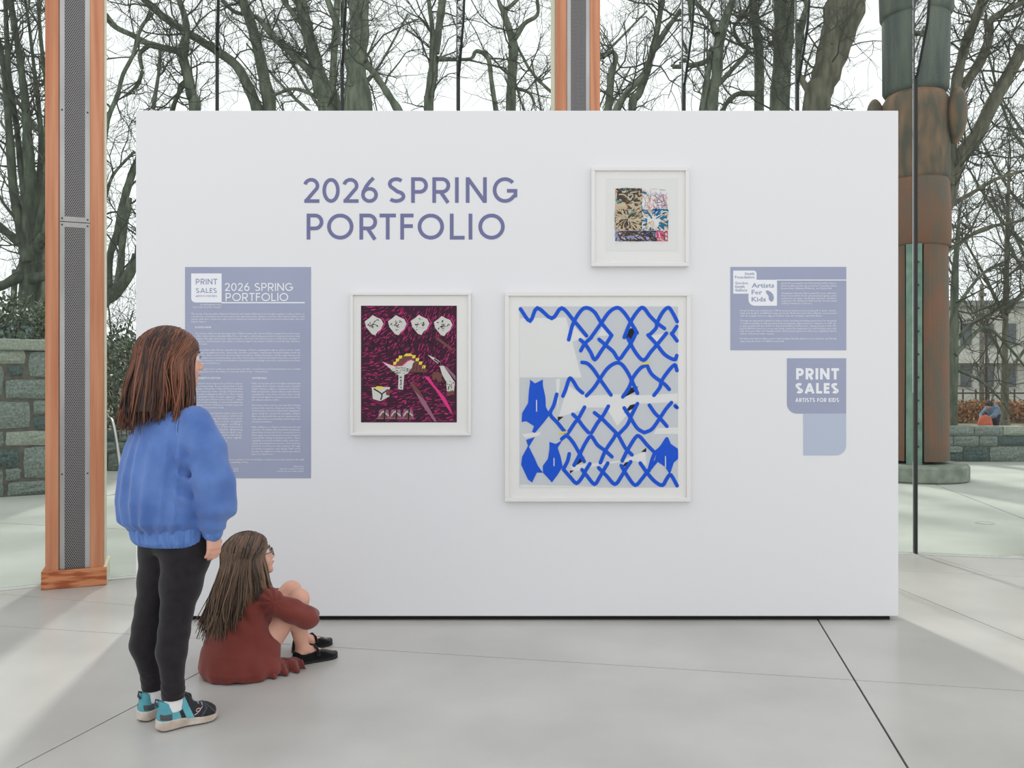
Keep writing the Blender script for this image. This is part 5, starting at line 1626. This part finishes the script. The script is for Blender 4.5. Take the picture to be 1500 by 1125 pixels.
# hair
def hair(parent, T, s, rs, N, name, m, mb_, end_fn, face=R(62), crown=(-.02, 0, .098), axes=(.104, .085, .098), K=18, r0=.0042, wave=.006, part=0.0, lift=0.0):
    th = rs.uniform(face, 2 * math.pi - face, N)           # around the head, 0 = face
    th = np.where(rs.uniform(0, 1, N) < .22, np.where(rs.uniform(0, 1, N) < .5, face, 2 * math.pi - face) + rs.normal(0, .12, N), th)
    layer = rs.uniform(0, 1, N)
    P = np.zeros((N, K, 3))
    k1 = K // 2
    tw = np.minimum(th, 2 * math.pi - th)                      # angle away from the face
    al = R(58) * (1 - np.clip((tw - face) / (math.pi - face), 0, 1) * 1.5) + rs.normal(0, .10, N)
    al = np.clip(al, R(-42), R(60))
    s0 = np.where(layer < .68, rs.uniform(0, .30, N), rs.uniform(.3, .9, N))
    d0 = np.stack([np.sin(al), .05 * np.sign(np.sin(th)), np.cos(al)], axis=1)
    d1 = np.stack([np.sin(R(98)) * np.cos(th), np.sin(R(98)) * np.sin(th), np.full(N, math.cos(R(98)))], axis=1)
    om = np.arccos(np.clip((d0 * d1).sum(axis=1) / np.linalg.norm(d0, axis=1), -1, 1))
    ends = end_fn(th, rs, N)
    clump = (th / (2 * math.pi) * 46).astype(int) + 100 * (layer * 3).astype(int)
    ctab = rs.uniform(0, 6.28, 500); ftab = rs.uniform(.9, 1.9, 500); otab = rs.normal(0, 1, (500, 3))
    wph = ctab[clump] + rs.normal(0, .35, N); wfr = ftab[clump]
    ends = ends + otab[clump] * np.array([.012, .012, .016])
    for j in range(K):
        if j < k1:
            t = j / (k1 - 1)
            u = s0 + (1 - s0) * t
            dv = (np.sin((1 - u) * om) / np.sin(om))[:, None] * d0 + (np.sin(u * om) / np.sin(om))[:, None] * d1
            rad = 1.0 + .05 * layer + .02 * np.sin(wph)
            x = -.012 + axes[0] * rad * dv[:, 0]; y = axes[1] * rad * dv[:, 1]; z = .018 + axes[2] * (1.0 + .03 * layer) * dv[:, 2] + lift
            L = np.stack(T(x, y, z), axis=1)
            P[:, j] = L
        else:
            t = (j - k1 + 1) / (K - k1)
            A = P[:, k1 - 1]
            tt = t ** 1.0
            bow = np.sin(np.pi * tt)[..., None] if np.ndim(tt) else math.sin(math.pi * tt)
            out = A - np.stack(T(0 * th - .012, 0 * th, 0 * th), axis=1); out[:, 2] = 0
            out /= np.linalg.norm(out, axis=1, keepdims=True) + 1e-9
            P[:, j] = A * (1 - tt) + ends * tt + out * (.010 * bow)
            sway = wave * np.sin(wph + wfr * 6.28 * tt) * tt
            P[:, j, 0] += sway * -np.sin(th); P[:, j, 1] += sway * np.cos(th)
            P[:, j, 2] += 0
    for _ in range(7):      # even out the bend where the hair leaves the head
        P[:, 1:-1] = P[:, 1:-1] * .5 + .25 * (P[:, :-2] + P[:, 2:])
    tone = np.clip(.32 + .26 * np.sin(ctab[clump] * 3) + rs.normal(0, .16, N), 0, 1)
    return strands(P, r0, .0012, name, m, parent, rs, tone=tone)
def TV(T):
    def f(x, y, z):
        x, y, z = np.asarray(x, float), np.asarray(y, float), np.asarray(z, float)
        o = np.array(T(0, 0, 0)); ex_ = np.array(T(1, 0, 0)) - o; ey_ = np.array(T(0, 1, 0)) - o; ez_ = np.array(T(0, 0, 1)) - o
        return tuple(o[i] + ex_[i] * x + ey_[i] * y + ez_[i] * z for i in range(3))
    return f
T1v = TV(T1)
def ends1(th, rs, N):
    back = np.clip(-np.cos(th), -1, 1)
    r = .100 + .038 * smoothstep(-.1, 1.0, back) + rs.uniform(-.022, .012, N)
    ry = .100 + rs.uniform(-.02, .014, N)
    x, y, _ = T1v(-.012 + r * np.cos(th), ry * np.sin(th), 0 * th)
    z = 1.036 - .010 * back + rs.normal(0, .014, N) + .030 * rs.uniform(0, 1, N) ** 4
    return np.stack([x, y, z], axis=1)
rs1 = np.random.default_rng(21)
Hb = Field((-.24, -.2, .98), (.16, .2, 1.36), .005)
oh = T1(-.016, 0, .02)
Hb.ell(oh, (.101, .083, .093), .01, HR)
Hb.loft([(1.045, oh[0] - .028, oh[1] + .004, .112, .092), (1.12, oh[0] - .024, oh[1] + .003, .100, .090), (1.22, oh[0] - .008, oh[1], .094, .081)], .02)
cxf, cyf = math.cos(HR), math.sin(HR)
cut_plane(Hb, lambda X, Y, Z: np.minimum(((X - oh[0]) * cxf + (Y - oh[1]) * cyf) - .034, 1.285 - Z))
Hb.obj('hair_mass', M['hair_base_a'], g1)
hair(g1, T1v, 1.0, rs1, 1500, 'hair', M['hair_auburn'], None, ends1, face=R(70), wave=.011)
# shoes
def outline(L, wf, wh, n=40):
    """sole outline, heel at x=0 toe at x=L"""
    pts = []
    for i in range(n):
        a = 2 * math.pi * i / n
        u = .5 - .5 * math.cos(a)
        w = (wh * (1 - u) + wf * u) * (max(0, 1 - abs(2 * u - 1) ** 3.2)) ** .5
        pts.append((u * L, math.copysign(w, math.sin(a)) if 0 < i < n and i != n // 2 else 0.0))
    return pts
def shoe_field(L, h, hh):
    return Field((-.03, -.06, -.005), (L + .03, .06, hh), h)
def sneaker(loc, rz, mirror, label_parent):
    sh = link('sneaker', None, None, label_parent, loc, rz)
    L = .222
    def shape(F, z0, z1, gx, gy, k=.006):
        sl, (X, Y, Z) = F._sub((-.02, -.06, z0), (L + .02, .06, z1), .012)
        u = np.clip(X / L, 0, 1)
        w = (gy - .007 + .012 * smoothstep(.3, .75, u) - .006 * np.exp(-((u - .45) / .16) ** 2))
        yc = mirror * .006 * np.sin(u * 3.1)
        xx = np.maximum(np.maximum(-(X - .034), X - (L - .046)), 0)
        d = np.sqrt((xx / ((.034 + gx) / gy)) ** 2 * (gy / gy) + (Y - yc) ** 2) - w * np.sqrt(np.clip(1 - (xx / (.042 + gx)) ** 2, 0.02, 1)) 
        return sl, X, Y, Z, u, d
    F = shoe_field(L, .0028, .12)
    sl, X, Y, Z, u, d = shape(F, 0, .045, .004, .041)
    lo = .010 * smoothstep(.75, 1.0, u) + .004 * smoothstep(.12, 0, u)
    hi = .036 - .012 * smoothstep(.2, .8, u) + .006 * smoothstep(.8, 1, u)
    F._join(sl, np.maximum(np.maximum(d, lo + .004 - Z), Z - hi), .004)
    F.obj('midsole', M['sole'], sh)
    F = shoe_field(L, .0035, .12)
    sl, X, Y, Z, u, d = shape(F, 0, .02, -.002, .036)
    lo = .010 * smoothstep(.75, 1.0, u) + .004 * smoothstep(.12, 0, u)
    F._join(sl, np.maximum(np.maximum(d + .004, lo - Z), Z - lo - .008), .003)
    F.obj('outsole', M['outsole'], sh)
    def upper(F, grow=0.0):
        sl, X, Y, Z, u, d = shape(F, .02, .10, -.002, .037)
        top = .098 - .046 * smoothstep(.40, .74, u) - .016 * smoothstep(.75, 1, u) - .012 * np.exp(-((u - .22) / .12) ** 2)
        d = d + .22 * np.maximum(Z - .035, 0) * smoothstep(0, .5, u) + .12 * np.maximum(Z - .03, 0)
        dd = np.maximum(np.maximum(d - grow, .026 - Z), (Z - top - grow) * .8)
        F._join(sl, dd, .006)
        F.cone((.062, 0, .085), (.060, 0, .14), .027, .030, .006, cut=True)
        return F
    F = upper(shoe_field(L, .0028, .125)); F.obj('upper', M['shoe_black'], sh)
    F = upper(shoe_field(L, .0026, .125), .0018)
    cut_plane(F, lambda X, Y, Z: np.maximum(X - .078 - .25 * (.05 - Z), .027 - Z)); F.obj('heel_counter', M['shoe_teal'], sh)
    F = upper(shoe_field(L, .0026, .125), .0032)
    cut_plane(F, lambda X, Y, Z: np.maximum(np.abs(X - .034) - .018, np.abs(Z - .050 + .1 * X) - .010)); F.obj('heel_patch', M['shoe_grey'], sh)
    F = upper(shoe_field(L, .0026, .125), .0036)
    cut_plane(F, lambda X, Y, Z: np.abs(X - .098 - (Z - .06) * -.35) - .012); F.obj('strap', M['shoe_teal'], sh)
    F = upper(shoe_field(L, .0026, .125), .0028)
    cut_plane(F, lambda X, Y, Z: np.minimum(np.abs(X - .160 - (Z - .05) * .8) - .003, np.abs(X - .172 + (Z - .05) * .8) - .003)); F.obj('side_overlay', M['shoe_grey'], sh)
    for k in range(4):
        xx = .116 + k * .013; zt = .074 - k * .0065
        mb = MB(); mb.tube([(xx, -.020, zt - .006), (xx + .002, 0, zt + .004), (xx, .020, zt - .006)], .0028, 6); mb.obj('lace', M['shoe_lace'], sh)
    mb = MB(); mb.tube([(.014, 0, .078), (.006, 0, .090), (.008, 0, .103), (.018, 0, .098)], .004, 6); mb.obj('heel_loop', M['shoe_grey'], sh)
    # swirl mark on the outer side
    for sg in ((-1,) if mirror < 0 else (1,)):
        pts = [(.120, sg * .0395, .036), (.133, sg * .0385, .042), (.142, sg * .0375, .050), (.134, sg * .0375, .055), (.126, sg * .0385, .050), (.134, sg * .0385, .045), (.148, sg * .037, .058)]
        p = smooth_path([q + (0,) for q in pts], 4)
        mb = MB(); mb.tube([tuple(q[:3]) for q in p], .0016, 5); mb.obj('side_mark', M['shoe_mark'], sh)
    F = Field((-.01, -.05, .05), (.12, .05, .145), .0035)
    F.loft([(.055, .062, 0, .036, .030), (.10, .064, 0, .031, .030), (.124, .064, 0, .029, .029)], .006); F.obj('sock', M['sock'], sh)
    return sh
def glocal(g, X, Y):
    a = -g.rotation_euler[2]; dx, dy = X - g.location[0], Y - g.location[1]
    return dx * math.cos(a) - dy * math.sin(a), dx * math.sin(a) + dy * math.cos(a)
hx, hy = glocal(g1, -1.176, 2.725)
sneaker((hx, hy, 0), R(40 - 55), -1, g1)
hx, hy = glocal(g1, -1.262, 2.795)
sneaker((hx, hy, 0), R(57 - 55), 1, g1)

# ================= seated girl
g2 = thing('person', 'person sitting on the floor in a rust dress and black velvet shoes, hugging knees', 'person', (-1.05, 3.33, 0), R(42))
HR2, TL2 = R(-16), R(12)
B = Field((-.22, -.24, .0), (.42, .24, .57), .0042)
kneeR, ankR = (.175, -.072, .262), (.190, -.078, .060)
kneeL, ankL = (.215, .070, .262), (.262, .062, .060)
B.loft([(.02, -.02, 0, .10, .12), (.08, -.03, 0, .10, .12), (.20, -.02, 0, .075, .095), (.30, .0, 0, .06, .095), (.34, .01, 0, .035, .05)], .03)
for kn, an, q in ((kneeR, ankR, -1), (kneeL, ankL, 1)):
    B.chain([(.0, q * .065, .075), kn], [.062, .043], .02)
    B.chain([kn, (kn[0] + .0 + (an[0] - kn[0]) * .35 - .012, kn[1] + (an[1] - kn[1]) * .35, kn[2] + (an[2] - kn[2]) * .35), an], [.040, .040, .025], .015)
    B.chain([an, (an[0] + .045, an[1], .036), (an[0] + .115, an[1], .021)], [.024, .020, .011], .012)
    B.cone(an, (an[0] - .018, an[1], .028), .023, .020, .012)
# arms wrap the shins
B.chain([(.035, -.105, .285), (.165, -.150, .200), (.245, -.055, .185)], [.034, .029, .021], .015)
B.chain([(.035, .105, .285), (.190, .140, .215), (.262, .050, .170)], [.034, .029, .021], .015)
hand_sdf(B, (.245, -.055, .185), (.262, -.015, .178), (-.75, .2, -.2), .3, .78, fwd=(.1, 0, 1))
hand_sdf(B, (.262, .050, .170), (.272, .010, .160), (-.75, -.2, -.1), .3, .78, fwd=(.1, 0, 1))
B.cone((.005, 0, .32), (.0, 0, .39), .034, .033, .02)
T2 = head_sdf(B, (.0, 0, .448), .90, HR2, TL2)
B.obj('body', M['skin'], g2)
eyes(T2, .90, g2)
# glasses
gl = link('glasses', None, None, g2)
for q in (-1, 1):
    ring_ = [T2(.096, q * .031 + .021 * math.cos(R(a)), .003 + .017 * math.sin(R(a))) for a in range(0, 361, 24)]
    mb = MB(); mb.tube(ring_, .0017, 6, cap=False); mb.obj('rim', M['glasses'], gl)
    mb = MB(); mb.tube([T2(.096, q * .052, .006), T2(.06, q * .066, .006), T2(-.01, q * .073, .004)], .0015, 6); mb.obj('temple_arm', M['glasses'], gl)
mb = MB(); mb.tube([T2(.096, -.010, .005), T2(.099, 0, .008), T2(.096, .010, .005)], .0015, 6); mb.obj('bridge', M['glasses'], gl)
# dress
D = Field((-.26, -.25, .0), (.32, .25, .36), .0042)
D.loft([(.003, -.040, -.005, .150, .165), (.03, -.042, -.005, .156, .170), (.10, -.045, 0, .140, .155), (.18, -.036, 0, .112, .132), (.25, -.020, 0, .092, .122), (.30, -.004, 0, .072, .108), (.335, .004, 0, .044, .055)], .025)
D.chain([(.0, -.07, .075), (.030, -.078, .098)], [.076, .062], .025)
D.chain([(.0, .07, .075), (.12, .075, .165)], [.078, .056], .03)
D.chain([(.03, -.150, .03), (.085, -.135, .014)], [.03, .012], .02)
for q, el, wr in ((-1, (.172, -.152, .202), (.226, -.085, .190)), (1, (.195, .142, .215), (.240, .078, .180))):
    D.ell((.034, q * .106, .298), (.044, .040, .040), .012)       # gathered puff at the shoulder
    D.chain([(.045, q * .112, .275), (.11, q * .140, .238), el, wr], [.043, .044, .043, .031], .015)
def folds2(X, Y, Z):
    a = np.arctan2(Y, X + .03)
    f = .0035 * np.sin(a * 7 + 2.6 * np.sin(Z * 12 + Y * 9)) * smoothstep(.26, .06, Z) + .002 * np.sin(a * 17 + 3 * np.sin(Z * 10)) * smoothstep(.10, .02, Z)
    f += .0035 * np.sin(Z * 70 + Y * 45 + X * 30) * smoothstep(.06, .12, X) * smoothstep(.14, .2, Z)
    puff = np.exp(-(((X - .034) / .05) ** 2 + ((np.abs(Y) - .115) / .04) ** 2 + ((Z - .292) / .05) ** 2))
    f += .007 * puff * np.sin(np.arctan2(Z - .29, X - .03) * 9)
    arm = np.exp(-((np.abs(Y) - .10) / .02) ** 2) * smoothstep(.12, .20, Z) * smoothstep(.30, .24, Z) * (X < .06)
    return f + arm * .005 * np.sin(Z * 60 + X * 90)
D.warp(folds2)
dress = D.obj('dress', M['rust'], g2)
# gathered hem spilling on the floor beside the thigh
mb = MB()
rows = []
for i in range(25):
    t = i / 24
    x = -.02 + .17 * t; amp = .012 * math.sin(t * 22)
    rows.append([(x - .01, -.118 + amp * .3, .075 - .03 * t), (x, -.150 + amp, .040), (x + .004, -.172 + amp * 1.4, .006)])
for i in range(24):
    for j in range(2):
        mb.poly([rows[i][j], rows[i][j + 1], rows[i + 1][j + 1], rows[i + 1][j]])
hem = mb.obj('hem_frill', M['rust'], dress, smooth=True)
so = hem.modifiers.new('thick', 'SOLIDIFY'); so.thickness = .004
# velvet shoes
def flat_shoe(an, rz, nm='velvet_shoe'):
    sh = link(nm, None, None, g2, (an[0] - .045, an[1], 0), rz)
    L = .195
    def shp(F, z0, z1, grow=0.0):
        sl, (X, Y, Z) = F._sub((-.01, -.05, z0), (L + .01, .05, z1), .012)
        u = np.clip(X / L, 0, 1)
        w = .027 + .008 * smoothstep(.3, .75, u)
        xx = np.maximum(np.maximum(.027 - X, X - (L - .040)), 0); rx = np.where(X < L / 2, .027, .040)
        d = np.abs(Y) - (w + grow) * np.sqrt(np.clip(1 - (xx / rx) ** 2, 0.0, 1)) + .5 * np.maximum(xx - rx, 0)
        return sl, X, Y, Z, u, d
    F = Field((-.02, -.055, -.004), (L + .02, .055, .09), .0028)
    sl, X, Y, Z, u, d = shp(F, 0, .08)
    top = .054 - .014 * smoothstep(.05, .3, u) + .006 * np.exp(-((u - .55) / .15) ** 2) - .016 * smoothstep(.65, 1, u)
    F._join(sl, np.maximum(np.maximum(d + .30 * np.maximum(Z - .016, 0), .008 - Z), Z - top + 9 * Y * Y), .004)
    F.ell((.056, 0, .066), (.046, .024, .028), .004, cut=True)
    F.ell((.122, 0, .060), (.018, .016, .018), .004, cut=True)
    F.obj('upper', M['velvet'], sh)
    F = Field((-.02, -.055, -.004), (L + .02, .055, .03), .0028)
    sl, X, Y, Z, u, d = shp(F, 0, .02, .001)
    F._join(sl, np.maximum(np.maximum(d, .0006 - Z), Z - .0095), .002); F.obj('rubber_sole', M['outsole'], sh)
    mb = MB(); mb.tube([(.100, -.034, .030), (.098, -.024, .052), (.096, 0, .062), (.098, .024, .052), (.100, .034, .030)], .006, 8); mb.obj('strap', M['velvet'], sh)
    return sh
flat_shoe(ankR, R(-6)); flat_shoe(ankL, R(4))
# hair
T2v = TV(T2)
rs2 = np.random.default_rng(33)
def ends2(th, rs, N):
    back = np.clip(-np.cos(th), -1, 1)
    bk = smoothstep(-.35, .55, back)
    x = np.where(back > -.3, -.138 + rs.normal(0, .018, N), .035)
    y = .10 * np.sin(th) * (1 - .25 * bk) + rs.normal(0, .012, N)
    z = .300 - .115 * bk + rs.normal(0, .018, N)
    x = x * bk + (.025 + .03 * np.cos(th)) * (1 - bk)
    y = y * bk + np.sign(np.sin(th)) * .095 * (1 - bk)
    return np.stack([x, y, z], axis=1)
Hb = Field((-.24, -.16, .16), (.12, .16, .58), .005)
oh2 = T2(-.016, 0, .02)
Hb.ell(oh2, (.092, .076, .084), .01, HR2)
Hb.loft([(.215, -.125, 0, .030, .070), (.27, -.100, 0, .040, .085), (.34, -.055, 0, .060, .088), (.42, -.022, 0, .078, .080)], .02)
ox_, oz_ = oh2[0], oh2[2]
cut_plane(Hb, lambda X, Y, Z: np.minimum((X - ox_) * .96 - Y * .25 - .026, (oz_ + .05) - Z))
Hb.obj('hair_mass', M['hair_base_b'], g2)
hair(g2, T2v, .9, rs2, 1400, 'hair', M['hair_brown'], None, ends2, face=R(70), K=24, r0=.0034, wave=.016)

# ------------------------------------------------------------------ far figure behind the seat wall
fp = thing('person', 'small distant person in a blue jacket bending over behind the seat wall', 'person', P3(1456, 612, 20.0)[:2] + (-.02,), R(200))
M['denim'] = mat('blue_jacket', (112, 132, 156), 0.9)
M['orange'] = mat('orange_cloth', (196, 104, 76), 0.9)
M['dark_cloth'] = mat('dark_trousers', (48, 50, 60), 0.9)
F = Field((-.3, -.25, 0), (.45, .25, .7), .02)
for q in (-1, 1): F.chain([(-.05, q * .09, .36), (.10, q * .11, .30), (.02, q * .11, .03), (.14, q * .11, .03)], [.085, .065, .045, .035], .03)
F.chain([(-.05, 0, .36), (.06, 0, .56)], [.12, .13], .04); F.chain([(.08, 0, .56), (.16, 0, .64)], [.05, .09], .02)
for q in (-1, 1): F.chain([(.06, q * .14, .56), (.20, q * .17, .40), (.32, q * .08, .32)], [.05, .04, .03], .03)
F.obj('body', M['skin'], fp)
F = Field((-.3, -.27, .2), (.45, .27, .75), .02)
F.chain([(-.06, 0, .36), (.06, 0, .56)], [.14, .15], .04)
for q in (-1, 1): F.chain([(.06, q * .14, .56), (.20, q * .17, .40), (.29, q * .10, .34)], [.065, .055, .045], .03)
F.obj('jacket', M['denim'], fp)
F = Field((-.3, -.25, 0), (.45, .25, .5), .02)
for q in (-1, 1): F.chain([(-.05, q * .09, .36), (.10, q * .11, .30), (.02, q * .11, .08)], [.10, .08, .055], .03)
F.obj('trousers', M['dark_cloth'], fp)
F = Field((0, -.2, .45), (.35, .2, .85), .02); F.ell((.155, 0, .665), (.10, .10, .09), .02); F.obj('cap', M['dark_cloth'], fp)
bg = thing('backpack', 'orange bag standing beside the distant person in blue', 'bag', P3(1443, 612, 19.6)[:2] + (-.02,))
F = Field((-.25, -.2, 0), (.25, .2, .6), .02); F.ell((0, 0, .22), (.17, .11, .22), .03); F.ell((0, -.1, .17), (.11, .06, .12), .03); F.obj('bag_body', M['orange'], bg)
mb = MB(); mb.tube([(-.06, 0, .42), (0, 0, .50), (.06, 0, .42)], .015, 6); mb.obj('bag_handle', M['dark_cloth'], bg)

# ------------------------------------------------------------------ put the empties of wall-mounted things at their own base
def rebase(root):
    vs = [c.matrix_basis @ v.co for c in root.children if c.type == 'MESH' for v in c.data.vertices]
    x = sum(v.x for v in vs) / len(vs); y = max(v.y for v in vs); z = min(v.z for v in vs)
    root.location = (x, y, z)
    for c in root.children:
        c.location = c.location - Vector((x, y, z))
for o in (head, ip, rp_, ps, fb, fm, fs): rebase(o)
rx_, ry_ = pts[-1][0], pts[-1][1]
